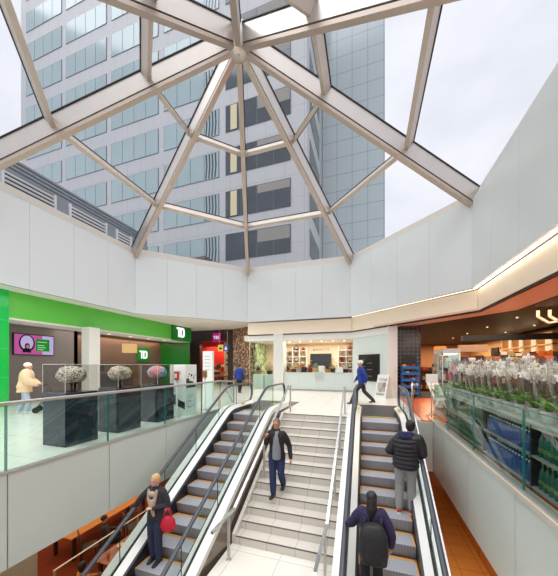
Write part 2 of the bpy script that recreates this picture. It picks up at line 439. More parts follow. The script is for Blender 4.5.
# ================================================================== PEOPLE
def zesc(y): return SL_*(y - 8.1)
SL_ = .571
def step_z(y):   # height of the escalator tread under y
    k = math.ceil((8.1 - y)/.4); return SL_*(-.4*k)
C_navyj = cloth('charcoal_jacket', rgb(46, 46, 54)); C_jean = cloth('dark_jeans', rgb(40, 48, 72)); C_jean2 = cloth('blue_jeans', rgb(36, 46, 86))
C_black = cloth('black_jacket', rgb(38, 32, 36)); C_puff = cloth('black_puffer', rgb(36, 34, 40), .55); C_sweat = cloth('grey_sweatpants', rgb(146, 144, 144))
C_purple = cloth('purple_navy_coat', rgb(44, 36, 74)); C_dk = cloth('black_trousers', rgb(28, 26, 32)); C_beige = cloth('cream_fleece', rgb(222, 196, 158))
C_pale = cloth('pale_blue_trousers', rgb(176, 190, 206)); C_blue = cloth('blue_jacket', rgb(34, 62, 150)); C_white = cloth('white_hat_wool', rgb(238, 228, 214))
C_bpk = cloth('black_backpack_nylon', rgb(30, 30, 34), .6)
H_blond = cloth('blond_hair', rgb(206, 172, 120)); H_dark = cloth('dark_hair', rgb(30, 24, 26), .5); H_grey = cloth('grey_brown_hair', rgb(120, 100, 88))
SH_dark = mat('dark_shoe', rgb(28, 26, 28), .4); SH_red = mat('red_sneaker', rgb(170, 40, 40), .5); SH_sole = mat('white_sole', rgb(226, 222, 216), .5)
RED = mat('red_bag_leather', rgb(196, 24, 52), .4)

# woman going down on the bank-side escalator, right hand on the rubber rail
wx, wy = -4.0, 4.40
yz = step_z(wy)
w_, k, hc, sh = person('person in dark jacket and jeans riding down the escalator with a red handbag', (wx, wy, yz), .05, 1.72,
    dict(elR=(-.40, -.04, 1.16), wrR=(-.545, -.09, .965), handR=(-.35, -.3, -.75), curl=.7, elL=(.25, .04, 1.14), wrL=(.06, -.2, 1.16), handL=(-1, -.2, .1), kneeL=(.085, -.05, .5), ankL=(.08, -.03, .085),
         ankR=(-.08, .02, .085), head=(-.01, -.02)), SKIN, H_blond, C_navyj, C_jean, [SH_dark], hem=.86, hair_style='crop', sleeve_to=.93)
b = MB(); b.tube([(.10, -.115, 1.47), (.085, -.15, 1.3), (.03, -.165, 1.15), (.06, -.15, 1.0)], [.028, .036, .045, .03], 10, round_ends=True); b.tube([(-.09, -.11, 1.47), (-.06, -.15, 1.32), (.0, -.16, 1.18)], [.026, .034, .04], 10, round_ends=True); b.ell((.03, -.155, 1.22), (.075, .05, .1), 12, 8); b.ell((.0, -.13, 1.4), (.085, .05, .06), 12, 8)
b.v = [p * k for p in b.v]; link_mesh('scarf', remeshed(b, .012, 2), cloth('beige_scarf', rgb(176, 156, 136)), w_)
bg_ = thing('handbag', 'bright red slouchy handbag hanging from the arm of the person on the escalator', 'bag', (wx + .31, wy - .03, yz + .66), .3)
mb = MB().loft([[(x*rx, y*ry, z) for x, y in [(math.cos(2*PI*i/16), math.sin(2*PI*i/16)) for i in range(16)]] for (z, rx, ry) in ((0, .09, .05), (.02, .13, .075), (.1, .155, .085), (.2, .14, .07), (.27, .10, .045), (.285, .08, .035))])
mb.build('bag_body', RED, bg_)
for y in (-.03, .03): MB().tube([(-.08, y, .26), (-.07, y, .36), (-.03, y, .45), (.01, y, .45), (.05, y, .36), (.07, y, .26)], .009, 8).build('strap', RED, bg_)

# man walking down the stairs
mx_, my_ = -2.05, 6.15
zf = -1.502
m_, k, hc, sh = person('person in open black jacket, grey shirt and jeans walking down the tiled stairs', (mx_, my_, zf), .03, 1.84,
    dict(hipL=(.09, .03, .93), kneeL=(.11, -.06, .55), ankL=(.115, .12, .235), toeL=(.1, -1, 0), hipR=(-.09, -.01, .92), kneeR=(-.08, -.06, .5), ankR=(-.07, -.06, .085), toeR=(-.12, -1, 0),
         elR=(-.27, .03, 1.17), wrR=(-.2, -.16, 1.34), handR=(.1, -.25, 1), curl=1.0, elL=(.28, .05, 1.13), wrL=(.33, -.04, .88), lean=(0, -.03)),
    SKIN_D, H_grey, C_black, C_jean2, [SH_dark], hem=.84, hair_style='crop')
b = MB(); b.loft([[(.02 + rx*math.cos(a), cy + ry*math.sin(a), z) for a in [2*PI*i/20 for i in range(20)]] for (z, rx, ry, cy) in ((.86, .10, .10, -.075), (.92, .105, .10, -.082), (1.05, .10, .10, -.082), (1.2, .095, .10, -.082), (1.33, .085, .09, -.085), (1.45, .06, .06, -.062), (1.5, .055, .05, -.03))])
b.v = [p * k for p in b.v]; link_mesh('shirt', remeshed(b, .012, 2), cloth('grey_shirt', rgb(132, 136, 144)), m_)

# man standing on the up escalator, back to us
px_, py_ = .74, 6.05
p_, k, hc, sh = person('person in black puffer jacket and grey sweatpants standing on the escalator, back turned', (px_, py_, step_z(py_)), PI - .12, 1.86,
    dict(elL=(.29, .02, 1.14), wrL=(.16, -.2, 1.06), handL=(-.9, -.3, 0), elR=(-.29, .02, 1.14), wrR=(-.16, -.2, 1.06), handR=(.9, -.3, 0), lean=(-.07, 0), head=(0, -.02), kneeL=(.11, -.03, .5), ankL=(.115, .05, .085), ankR=(-.1, .0, .085), curl=.9),
    SKIN_D, H_dark, C_puff, C_sweat, [SH_red, SH_sole], hem=.84, hair_style='crop', puff=.022)
b = MB()
for i in range(7):
    z = .9 + i*.078
    rr = {0: .2, 1: .2, 2: .195, 3: .2, 4: .208, 5: .215, 6: .205}[i]
    b.tube([(rr*math.cos(a), .005 + (rr - .04)*math.sin(a), z) for a in [2*PI*j/20 for j in range(21)]], .042, 8)
b.loft([[(.19*math.cos(a)*q, .14*math.sin(a)*q, z) for a in [2*PI*j/20 for j in range(20)]] for z, q in ((.88, 1), (1.4, 1))])
b.v = [p * k for p in b.v]; link_mesh('quilting', remeshed(b, .014, 2), C_puff, p_)
b = MB(); b.tube([(.11*math.cos(a), .02 + .09*math.sin(a), 1.5 + .02*math.sin(a)) for a in [2*PI*j/16 for j in range(17)]], .04, 10); b.ell((0, .11, 1.46), (.12, .05, .07), 12, 8)
b.v = [p * k for p in b.v]; link_mesh('hood', remeshed(b, .012, 2), cloth('navy_hood', rgb(34, 40, 78)), p_)

# woman with the backpack lower on the up escalator
qx, qy = .06, 4.5
q_, k, hc, sh = person('person in dark purple coat with long dark hair, lowest rider on the up escalator', (qx, qy, step_z(qy)), PI + .05, 1.68,
    dict(elL=(.30, -.06, 1.17), wrL=(.41, -.24, 1.02), handL=(.1, -.9, -.1), elR=(-.30, .06, 1.12), wrR=(-.3, -.02, .88), curl=.6),
    SKIN, H_dark, C_purple, C_dk, [SH_dark], hem=.76, hair_style='long', puff=.012)
bp = thing('backpack', 'black backpack worn by the lowest rider on the escalator', 'backpack', (qx + .02, qy - .2, step_z(qy) + .74), .05)
b = MB(); b.loft([[(x*w_2, y*d_ - .06, z) for x, y in [(math.copysign(abs(math.cos(a))**.6, math.cos(a)), math.copysign(abs(math.sin(a))**.6, math.sin(a))) for a in [2*PI*i/20 for i in range(20)]]] for (z, w_2, d_) in ((0, .15, .07), (.03, .19, .12), (.2, .21, .14), (.42, .195, .125), (.54, .14, .08), (.58, .07, .05))])
b.build('pack_body', C_bpk, bp)
MB().loft([[(x*w_2, -.16 + y*d_, z) for x, y in [(math.copysign(abs(math.cos(a))**.6, math.cos(a)), math.copysign(abs(math.sin(a))**.6, math.sin(a))) for a in [2*PI*i/16 for i in range(16)]]] for (z, w_2, d_) in ((.04, .1, .03), (.07, .13, .045), (.22, .12, .04), (.26, .1, .025))]).build('front_pocket', C_bpk, bp)
for s_ in (-1, 1): MB().tube([(s_*.1, .02, .47), (s_*.12, .08, .58), (s_*.13, .17, .62)], .022, 8, flat=.4).build('strap', C_bpk, bp)

# elderly person in a cream fleece pushing a walker by the bank
ex, ey = -10.95, 6.05
e_, k, hc, sh = person('person in cream fleece, white woolly hat and pale trousers pushing a walking frame', (ex, ey, 0), math.radians(140), 1.68,
    dict(elL=(.25, -.1, 1.14), wrL=(.17, -.36, 1.0), elR=(-.25, -.1, 1.14), wrR=(-.17, -.36, 1.0), handL=(0, -1, -.1), handR=(0, -1, -.1), lean=(0, -.08), ankL=(.09, .16, .085), kneeL=(.09, .02, .49), ankR=(-.09, -.1, .085), kneeR=(-.09, -.1, .5), curl=1.0),
    SKIN, C_white, C_beige, C_pale, [SH_sole], hem=.74, hair_style='cap', puff=.07, vox=.011)
wk = thing('walking_frame', 'black wheeled walking frame pushed by the person in the cream fleece', 'walker', (ex + .34, ey + .41, 0), math.radians(140))
mb = MB()
for s_ in (-1, 1):
    mb.tube([(s_*.24, .16, .95), (s_*.24, -.02, .93), (s_*.25, -.08, .8), (s_*.27, -.35, .1)], .014, 8); mb.tube([(s_*.25, -.1, .72), (s_*.27, .2, .1)], .013, 8)
mb.tube([(-.25, -.12, .66), (.25, -.12, .66)], .012, 8); mb.tube([(-.26, -.2, .45), (.26, -.2, .45)], .012, 8)
mb.build('tube_frame', M['black'], wk)
MB().box(-.22, .22, -.22, .06, .5, .56, 0, .02).build('seat', C_bpk, wk)
MB().box(-.2, .2, -.38, -.2, .24, .46, 0, .03).build('basket', C_bpk, wk)
for s_ in (-1, 1):
    for y in (-.35, .2):
        w2 = MB(); w2.tube([(s_*.27 - .02, y, .1), (s_*.27 + .02, y, .1)], .1, 16, sm=False); w2.build('wheel', M['black'], wk)

# walker crossing in front of the gift shop
person('person in blue jacket with pale cap striding past the gift shop counter', (-.22, 11.9, 0), math.radians(-82), 1.80,
    dict(hipL=(.08, .0, .88), kneeL=(.09, -.24, .52), ankL=(.09, -.42, .085), hipR=(-.08, .02, .88), kneeR=(-.09, .1, .5), ankR=(-.09, .46, .13), toeR=(0, -1, -.3), elL=(.24, .12, 1.14), wrL=(.22, .12, .9), elR=(-.24, -.08, 1.14), wrR=(-.2, -.22, .95), lean=(0, -.06)),
    SKIN, C_white, C_blue, cloth('charcoal_trousers', rgb(58, 58, 66)), [SH_dark], hem=.8, hair_style='cap', puff=.02, vox=.011)
# walker heading away by the mosaic wall
person('person in blue jacket walking away toward the brown mosaic wall', (-7.15, 14.5, 0), PI + .1, 1.66,
    dict(kneeL=(.09, -.12, .5), ankL=(.09, -.14, .085), ankR=(-.09, .16, .1), elR=(-.25, .06, 1.14), elL=(.25, 0, 1.14)), SKIN_D, H_dark, C_blue, C_dk, [SH_dark], hem=.8, hair_style='short', puff=.025, vox=.011)
sb = thing('shoulder_bag', 'black shoulder bag at the side of the person near the mosaic wall', 'bag', (-6.86, 14.42, .74), .2)
MB().box(-.07, .07, -.17, .17, 0, .34, 0, .04).build('bag_body', C_bpk, sb)
MB().tube([(0, -.13, .33), (-.06, -.08, .6), (-.12, 0, .68), (-.06, .08, .6), (0, .13, .33)], .012, 8).build('strap', C_bpk, sb)

# diner on the lower level
person('person with dark hair in ochre top seated at the lower level table', (-6.45, 4.72, -4.34 - .42), PI - .3, 1.68,
       dict(kneeL=(.12, -.42, .9), kneeR=(-.12, -.42, .9), ankL=(.12, -.40, .50), ankR=(-.12, -.40, .50), elL=(.26, -.12, 1.16), wrL=(.14, -.36, 1.14), elR=(-.26, -.12, 1.16), wrR=(-.14, -.36, 1.14)),
       SKIN_D, H_dark, cloth('ochre_top', rgb(206, 140, 50)), C_dk, [SH_dark], hair_style='bob', vox=.012)
person('person in dark jacket seated with back turned behind the lower level glass partition', (-7.75, 6.35, -4.34 - .42), PI - .5, 1.72,
       dict(kneeL=(.12, -.42, .9), kneeR=(-.12, -.42, .9), ankL=(.12, -.40, .50), ankR=(-.12, -.40, .50), elL=(.26, -.12, 1.16), wrL=(.14, -.36, 1.14), elR=(-.26, -.12, 1.16), wrR=(-.14, -.36, 1.14)),
       SKIN_D, H_dark, cloth('dark_brown_jacket', rgb(58, 44, 40)), C_dk, [SH_dark], hair_style='short', vox=.012)
# ================================================================== SETTING
OC = Vector((-4.28, 8.6)); AP = 8.0; ZB, ZT = 4.5, 7.78
T8 = math.tan(PI/8)
def octc(ap, k):
    """corner k of the octagon of apothem ap; side k runs corner k -> k+1, side 0 = east"""
    a = PI/8 * (2*k - 1); r = ap / math.cos(PI/8)
    return OC + Vector((r*math.cos(a), r*math.sin(a)))
def P3(p, z): return (p.x, p.y, z)
# sides: 0 E, 1 NE, 2 N, 3 NW, 4 W, 5 SW, 6 S, 7 SE
SIDE = ['east', 'northeast', 'north', 'northwest', 'west', 'southwest', 'south', 'southeast']
for i, nm in enumerate(SIDE):
    if i in (5, 6, 7): continue
    a, b = octc(AP, i), octc(AP, i + 1)
    if i == 0: a = a - (b - a)*1.25
    if i == 4: b = b + (b - a)*1.25
    d = (b - a); Ln = d.length; d.normalize(); n = Vector((math.cos(PI/4*i), math.sin(PI/4*i)))
    mb = MB(); np_ = 9 if i in (0, 4) else 4; w = Ln / np_
    for k in range(np_):
        p = a + d*(w*k + .004); q = a + d*(w*(k+1) - .004)
        mb.hexa([P3(p, ZB), P3(q, ZB), P3(q + n*.05, ZB), P3(p + n*.05, ZB), P3(p, ZT), P3(q, ZT), P3(q + n*.05, ZT), P3(p + n*.05, ZT)])
    p, q = a + n*.05, b + n*.05
    mb.hexa([P3(p, ZB), P3(q, ZB), P3(q + n*.12, ZB), P3(p + n*.12, ZB), P3(p, ZT), P3(q, ZT), P3(q + n*.12, ZT), P3(p + n*.12, ZT)], 1)
    o = mb.build('wall_' + nm, [M['band'], M['band_back']]); o['kind'] = 'structure'
# ceiling ring around the octagon
mb = MB()
for i in range(5):
    a, b = octc(AP + .17, i), octc(AP + .17, i+1); c, d = octc(22, i+1), octc(22, i)
    if i == 0: a.y -= 8.3; d.y = a.y
    if i == 4: b.y -= 8.3; c.y = b.y
    mb.hexa([P3(a, 4.56), P3(b, 4.56), P3(c, 4.56), P3(d, 4.56), P3(a, 4.9), P3(b, 4.9), P3(c, 4.9), P3(d, 4.9)])
struct('ceiling', mb, M['ceiling'])
# cream fascia under the band along the shops (NE, N, E sides)
for i in (0, 1, 2):
    a, b = octc(AP + .22, i), octc(AP + .22, i+1); n = Vector((math.cos(PI/4*i), math.sin(PI/4*i))); d = (b-a).normalized()
    if i == 0: a = a - d*8
    mb = MB(); a2, b2 = a + d*.012, b - d*.012
    mb.hexa([P3(a2, 3.66), P3(b2, 3.66), P3(b2 + n*.12, 3.66), P3(a2 + n*.12, 3.66), P3(a2, 4.44), P3(b2, 4.44), P3(b2 + n*.12, 4.44), P3(a2 + n*.12, 4.44)])
    struct('trim_%d' % (i + 1), mb, M['cream'])
    # dark shadow-gap lip under the fascia
    mb = MB()
    mb.hexa([P3(a + n*.02, 3.60), P3(b + n*.02, 3.60), P3(b + n*.12, 3.60), P3(a + n*.12, 3.60), P3(a + n*.02, 3.655), P3(b + n*.02, 3.655), P3(b + n*.12, 3.655), P3(a + n*.12, 3.655)])
    struct('trim_%d' % (i + 4), mb, mat('shadow_gap', rgb(60, 46, 40), .6))
    if i in (0, 1):
        e = emit_mat('cove_led', (1, .84, .66, 1), 9 if i == 0 else 2.5)
        h0, h1 = (-.13, -.06) if i == 0 else (-.06, -.03)
        mb = MB(); u, v = a + n*.0 + d*.05, b - d*.05
        mb.hexa([P3(u + n*h0, 4.475), P3(v + n*h0, 4.475), P3(v + n*h1, 4.475), P3(u + n*h1, 4.475), P3(u + n*h0, 4.495), P3(v + n*h0, 4.495), P3(v + n*h1, 4.495), P3(u + n*h1, 4.495)])
        o = mb.build('cove_light', e); tag(o, 'thin bright light strip in the cove above the cream fascia ' + ('over the flower display' if i == 0 else 'beside the gift shop corner'), 'light', 'cove lights')
# upper floor
def slab(name, x0, x1, y0, y1, m, z1=0.0, z0=-1.38):
    struct(name, MB().box(x0, x1, y0, y1, z0, z1), m)
slab('floor_north', -30, 1.5, 8.86, 34, M['tile'])
slab('floor_west', -30, -5.2, -8, 8.86, M['tile'])
slab('floor_south', -5.2, 1.86, -8, .25, M['tile'])
slab('floor_east', 1.86, 16, -8, 8.86, M['orange_tile'])
slab('floor_northeast', 1.5, 16, 8.86, 15.0, M['orange_tile'])
slab('floor_store', 1.5, 16, 15.0, 34, M['store_floor'])
struct('floor_lower_west', MB().box(-30, -4.9, -6, 22, -4.6, -4.34), grid_mat('red_wood_floor', rgb(136, 62, 40), rgb(80, 36, 24), (.18, 0, 0), .006, .25, var=.18, scale=3, coat=.3))
struct('floor_lower', MB().box(-4.9, 16, -6, 22, -4.6, -4.34), grid_mat('amber_floor_tile', rgb(222, 160, 88), rgb(160, 104, 50), (.6, .6, 0), .014, .2, var=.08, scale=2, coat=.3))
# pit walls: panels with joints, pitch 1.69
def pit_wall(name, fixed, s0, s1, axis, sgn, seams, z0=-1.45, z1=-.03):
    mb = MB(); es = [s0] + [q for q in seams if s0 < q < s1] + [s1]
    for u, v in zip(es[:-1], es[1:]):
        t0, t1 = sorted((fixed, fixed + sgn*.05))
        if axis == 'y': mb.box(t0, t1, u + .008, v - .008, z0, z1)
        else: mb.box(u + .008, v - .008, t0, t1, z0, z1)
    o = mb.build(name, [M['pit']]); o['kind'] = 'structure'
SEAM = [2.62 + 1.69*k for k in range(-2, 5)]
pit_wall('trim_21', -5.13, .3, 8.86, 'y', -1, SEAM)
pit_wall('trim_22', 1.80, .3, 8.86, 'y', 1, [2.58 + 1.67*k for k in range(-1, 4)])
pit_wall('trim_23', 8.80, 1.2, 1.80, 'x', 1, [])
pit_wall('trim_24', 8.80, -5.13, -4.5, 'x', 1, [])
pit_wall('trim_27', 8.80, -2.67, -.59, 'x', 1, [])
# stone kerb caps
struct('trim_25', MB().box(-5.24, -5.115, .3, 8.93, -.03, .005), M['steel'])
struct('trim_26', MB().box(1.77, 1.95, .3, 8.93, -.03, .03), mat('pale_kerb', rgb(206, 198, 184), .35))
# lower level walls
struct('wall_lower_east', MB().box(3.3, 3.5, -2, 14, -4.34, -1.38), grid_mat('amber_shopfront', rgb(196, 120, 50), rgb(120, 70, 30), (0, 1.3, 0), .05, .08, coat=.5))
struct('wall_lower_west', MB().box(-13, -7.5, 2.4, 4.4, -4.34, -1.38), mat('grey_green_wall', rgb(176, 178, 164), .5))
struct('wall_lower_far', MB().box(-30, 16, 15, 15.2, -4.34, -1.38), mat('amber_far_wall', rgb(190, 118, 60), .6))

# ---------------------------------------------------------------- skylight
sk = thing('skylight', 'faceted glass pyramid skylight with champagne steel ribs over the atrium', 'skylight', (OC.x, OC.y, ZT), local=False)
HUB = Vector((OC.x, OC.y, 13.45))
mb = MB()
for i in range(8):
    n = Vector((math.cos(PI/4*i), math.sin(PI/4*i)))
    a, b = octc(AP + .22, i), octc(AP + .22, i+1)
    mb.hexa([P3(a, ZT - .02), P3(b, ZT - .02), P3(b + n*.3, ZT - .02), P3(a + n*.3, ZT - .02), P3(a, ZT + .42), P3(b, ZT + .42), P3(b + n*.3, ZT + .42), P3(a + n*.3, ZT + .42)])
mb.build('curb', M['curb'], sk)
corners = [Vector(P3(octc(AP + .3, i), ZT + .42)) for i in range(8)]
RING = (.36, .70)
def on(i, r): return HUB + (corners[i % 8] - HUB)*r
for i in range(8):
    a, b = HUB, corners[i]
    d = (b - a).normalized(); s_ = Vector((-d.y, d.x, 0)).normalized(); up = s_.cross(d)
    if up.z < 0: up = -up
    a = a + d*.2
    f = MB()
    f.bar(a, b, .17, .56, up, 0, -.30); f.bar(a, b, .10, .06, up, 2, -.61); f.bar(a, b, .18, .11, up, 1, -.695)
    rf = f.build('rafter', [M['champ'], M['warm_refl_lip'], M['groove']], sk)
    MB().bar(a, b, .23, .035, up, 0, .0).build('gasket', M['gasket'], rf, origin=sk['_o'])
for i in range(8):
    for r in RING:
        a, b = on(i, r), on(i+1, r); n = Vector((math.cos(PI/4*i), math.sin(PI/4*i), 0))
        dirr = ((corners[i] + corners[(i+1) % 8])/2 - HUB).normalized(); side = (b - a).normalized(); up = side.cross(dirr)
        if up.z < 0: up = -up
        f = MB(); f.bar(a, b, .15, .36, up, 0, -.19)
        pf = f.build('purlin', M['champ_bar'], sk)
        MB().bar(a, b, .20, .035, up, 0, .0).build('gasket', M['gasket'], pf, origin=sk['_o'])
    lv = [0.03] + list(RING) + [1.0]
    for r0, r1 in zip(lv[:-1], lv[1:]):
        q = [on(i, r1), on(i+1, r1), on(i+1, r0), on(i, r0)]
        nn = (q[1]-q[0]).cross(q[2]-q[1]).normalized()
        if nn.z < 0: nn = -nn
        MB().hexa([p + nn*.02 for p in q] + [p + nn*.045 for p in q]).build('glass_pane', M['sky_glass'], sk)
mb = MB(); h = (HUB.x, HUB.y, HUB.z)
mb.lathe([(.0001, -1.02), (.29, -1.02), (.32, -.98), (.32, -.1), (.2, .05), (.0001, .05)], h, 24); mb.lathe([(.0001, -1.05), (.05, -1.05), (.05, -1.02)], h, 12)
mb.build('hub', M['champ'], sk)

# grey louvred parapet on the roof, west of the skylight
rp = thing('roof_screen', 'grey corrugated rooftop screen with white louvre grilles beyond the skylight', 'screen', (-16, 6, 8.0), local=False)
mb = MB(); 
pts = []
z = 10.68
prof = []
while z < 11.4:
    prof += [(0, z), (.07, z + .03), (.07, z + .13), (0, z + .16)]; z += .2
prof = [(-16 + a, b) for a, b in prof] + [(-16.2, 11.55), (-16.2, 10.68)]
mb.prism(prof, 'y', -6, 16.6); mb.build('corrugated_panel', mat('grey_corrugated', rgb(134, 140, 148), .5, .2), rp)
MB().box(-16.1, -15.9, -6, 16.6, 8.0, 10.7).build('backing', mat('grey_backing', rgb(134, 140, 148), .6), rp)
for y0, y1 in ((2.6, 4.8), (5.4, 7.3), (7.9, 10.1), (10.87, 13.07), (13.86, 14.98)):
    MB().box(-15.9, -15.88, y0, y1, 9.5, 10.64).build('louvre_void', mat('dark_void', rgb(30, 30, 34), .8), rp)
    f = MB()
    for k in range(5): f.bar((-15.82, y0, 9.72 + k*.2), (-15.82, y1, 9.72 + k*.2), .03, .11, (.5, 0, 1))
    for yy in (y0, y1): f.box(-15.9, -15.78, yy - .05, yy + .05, 9.5, 10.66)
    f.build('louvre', mat('white_louvre', rgb(214, 216, 218), .5), rp)
# ---------------------------------------------------------------- office towers
TY = 22.6
tw = thing('office_tower', 'tall grey office tower with bands of blue windows beyond the skylight', 'building', (-23, TY, 6), local=False)
twm = grid_mat('tower_panel', rgb(172, 173, 177), rgb(138, 140, 146), (1.75, 0, 1.95), .03, .4, var=.03, scale=.3, off=(.4, 0, .3))
MB().box(-41.6, -4.87, TY, TY + 9, 6, 58).build('wall', twm, tw)
wlight = mat('sky_reflection_window', rgb(150, 168, 172), .08, .1, var=.18, scale=.22, aniso=(1, 1, .6))  # pale pane colour carries the reflected sky
wdark = mat('dark_window', rgb(74, 79, 86), .06, .3, var=.35, scale=.5, aniso=(1.2, 1, 1.6))  # on the front panes the dark colour carries a mirrored building
wrefl = mat('beige_reflection', rgb(196, 186, 150), .6)  # beige of the building reflected in the dark panes, as plain colour
frm = mat('window_frame_dark', rgb(92, 100, 110), .4)
PITCH = 3.98; Z0 = 17.75
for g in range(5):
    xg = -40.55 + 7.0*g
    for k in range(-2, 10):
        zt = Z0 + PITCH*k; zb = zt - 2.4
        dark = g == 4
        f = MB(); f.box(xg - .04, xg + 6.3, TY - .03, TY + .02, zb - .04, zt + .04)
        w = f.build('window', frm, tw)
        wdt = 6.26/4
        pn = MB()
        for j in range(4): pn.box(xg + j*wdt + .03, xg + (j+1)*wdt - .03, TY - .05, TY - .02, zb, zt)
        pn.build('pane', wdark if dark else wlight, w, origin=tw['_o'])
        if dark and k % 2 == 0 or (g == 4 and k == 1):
            MB().box(xg + .5, xg + 1.15, TY - .058, TY - .04, zb + .1, zt - .05).build('reflection_patch', wrefl, w, origin=tw['_o'])  # painted reflection: beige part of the mirrored building
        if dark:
            MB().box(xg + 2*wdt + .06, xg + 4*wdt - .06, TY - .058, TY - .04, zt - .75 - .2*(k % 3), zt - .04).build('reflection_patch', mat('grey_reflection', rgb(132, 130, 124), .6), w, origin=tw['_o'])  # painted reflection: grey part across two panes
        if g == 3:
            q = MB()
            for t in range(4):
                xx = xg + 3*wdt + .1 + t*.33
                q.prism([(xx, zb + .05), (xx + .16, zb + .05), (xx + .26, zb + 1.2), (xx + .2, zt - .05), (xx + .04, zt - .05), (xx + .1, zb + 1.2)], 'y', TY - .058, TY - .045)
            q.build('dark_reflection', wdark, w, origin=tw['_o'])  # dark stripes painted as the reflection of a striped building
# east side of the tower: window strips
for k in range(-1, 9):
    zt = Z0 + PITCH*k
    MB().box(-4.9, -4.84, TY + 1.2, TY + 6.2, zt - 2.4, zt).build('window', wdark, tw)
gt = thing('glass_tower', 'slim pale green curtain wall tower behind the grey office tower', 'building', (-1.6, 31, 6), local=False)
MB().box(-4.8, 1.75, 30.6, 38, 6, 60).build('curtain_wall', grid_mat('curtain_wall_glass', rgb(168, 178, 181), rgb(108, 118, 124), (1.62, 0, 1.85), .04, .12, var=.04, scale=.15, metal=.1), gt)
lb = thing('low_building', 'low dark building seen under the tower at the skylight corner', 'building', (-19, 20.3, 6), local=False)
f = MB().box(-21.4, -13.2, 20.2, 21.2, 6, 11.0); f.build('wall', mat('dark_brick', rgb(96, 92, 92), .6), lb)
f = MB()
for k in range(5): f.lathe([(.0001, 0), (.55, 0), (.55, .04), (.0001, .04)], (0, 0, 0), 20)
MB().box(-20.5, -14.2, 20.12, 20.24, 9.4, 10.6).build('window', wdark, lb)
# ================================================================== STAIRS, ESCALATORS, BALUSTRADES
SL = .571
stl = [(-2.66, -.60)]
X0, X1 = stl[0]
st = thing('staircase', 'pale tiled staircase between the two escalators with a landing', 'staircase', (-1.63, 5, -4.34), local=False)
RISE, RUN = .1669, .2922
def flight(y_top, z_top, n):
    for k in range(1, n + 1):
        yn = y_top - RUN*(k - 1); zt = z_top - RISE*k
        # tread k: from nosing back under the riser of the step above
        yf = yn - RUN
        mb = MB().box(X0, X1, yf, yn + .02, zt - .32, zt)
        s_ = mb.build('step', M['stair_tile'], st)
        MB().box(X0 + .01, X1 - .01, yf - .004, yf + .022, zt - .012, zt + .003).build('nosing_strip', M['nose'], s_, origin=st['_o'])
M['nose'] = mat('dark_nosing', rgb(92, 88, 84), .5)
MB().box(X0 + .01, X1 - .01, 8.68, 8.712, -.014, .004).build('nosing_strip', M['nose'], st)
MB().box(X0, X1, 8.69, 8.87, -.4, 0).build('top_riser', M['stair_tile'], st)
flight(8.69, 0, 12)
YL = 8.69 - RUN*12
MB().box(X0, X1, 3.80, YL + .02, -2.5, -RISE*13).build('landing', M['tile'], st)
flight(3.80, -RISE*13, 12)
MB().hexa([(X0, YL, -2.5), (X1, YL, -2.5), (X1, 8.8, -.45), (X0, 8.8, -.45), (X0, YL, -2.3), (X1, YL, -2.3), (X1, 8.8, -.3), (X0, 8.8, -.3)]).build('underside', M['pit'], st)

for xa, xb in ((-2.735, X0), (X1, -.575)):
    MB().loft([[(xa, y, z - .6), (xb, y, z - .6), (xb, y, z + .035), (xa, y, z + .035)] for y, z in ((8.86, 0), (8.70, 0), (YL, -RISE*12))], 0, False).build('stringer', mat('pale_stringer', rgb(206, 202, 192), .35), st)
MB().box(-2.735, X0, 3.8, YL, -2.5, -RISE*13).build('landing', M['tile'], st)
def handrail(xr, label, sgn):
    root = thing('stair_handrail', label, 'handrail', (xr, 9.2, -.0), local=False, group=None)
    ztop = .90
    path = [(xr, 9.2, ztop), (xr, 8.95, ztop), (xr, 4.97, -2.17 + .90 - .03), (xr, 4.12, -2.17 + .90 - .03), (xr, 3.8, -2.17 + .85), (xr, .6, -3.98 + .75)]
    path = path if sgn > 0 else path[:4]
    mb = MB()
    for a, b in zip(path[:-1], path[1:]):
        mb.bar(a, b, .052, .05)
    mb.build('rail', M['chrome'], root)
    for (y, zb) in (((9.16, 0.0), (6.62, -1.17), (4.72, -2.17)) if sgn < 0 else ((9.16, 0.0), (7.45, -.69), (6.28, -1.36), (4.72, -2.17))):
        zt = (.9 if y > 9 else (.9 - (8.95 - y)*.5515) if y > 5 else -1.3) - .03
        p = MB(); p.box(xr - .02, xr + .02, y - .024, y + .024, zb, zt)
        po = p.build('post', M['steel'], root)
        MB().lathe([(.0001, 0), (.05, 0), (.05, .012), (.0001, .012)], (xr, y, zb), 14).build('base_flange', M['steel'], po, origin=root['_o'])
handrail(-2.56, 'satin steel stair handrail running beside the escalator the woman rides down', -1)
handrail(-.70, 'satin steel stair handrail next to the escalator carrying two people up', 1)

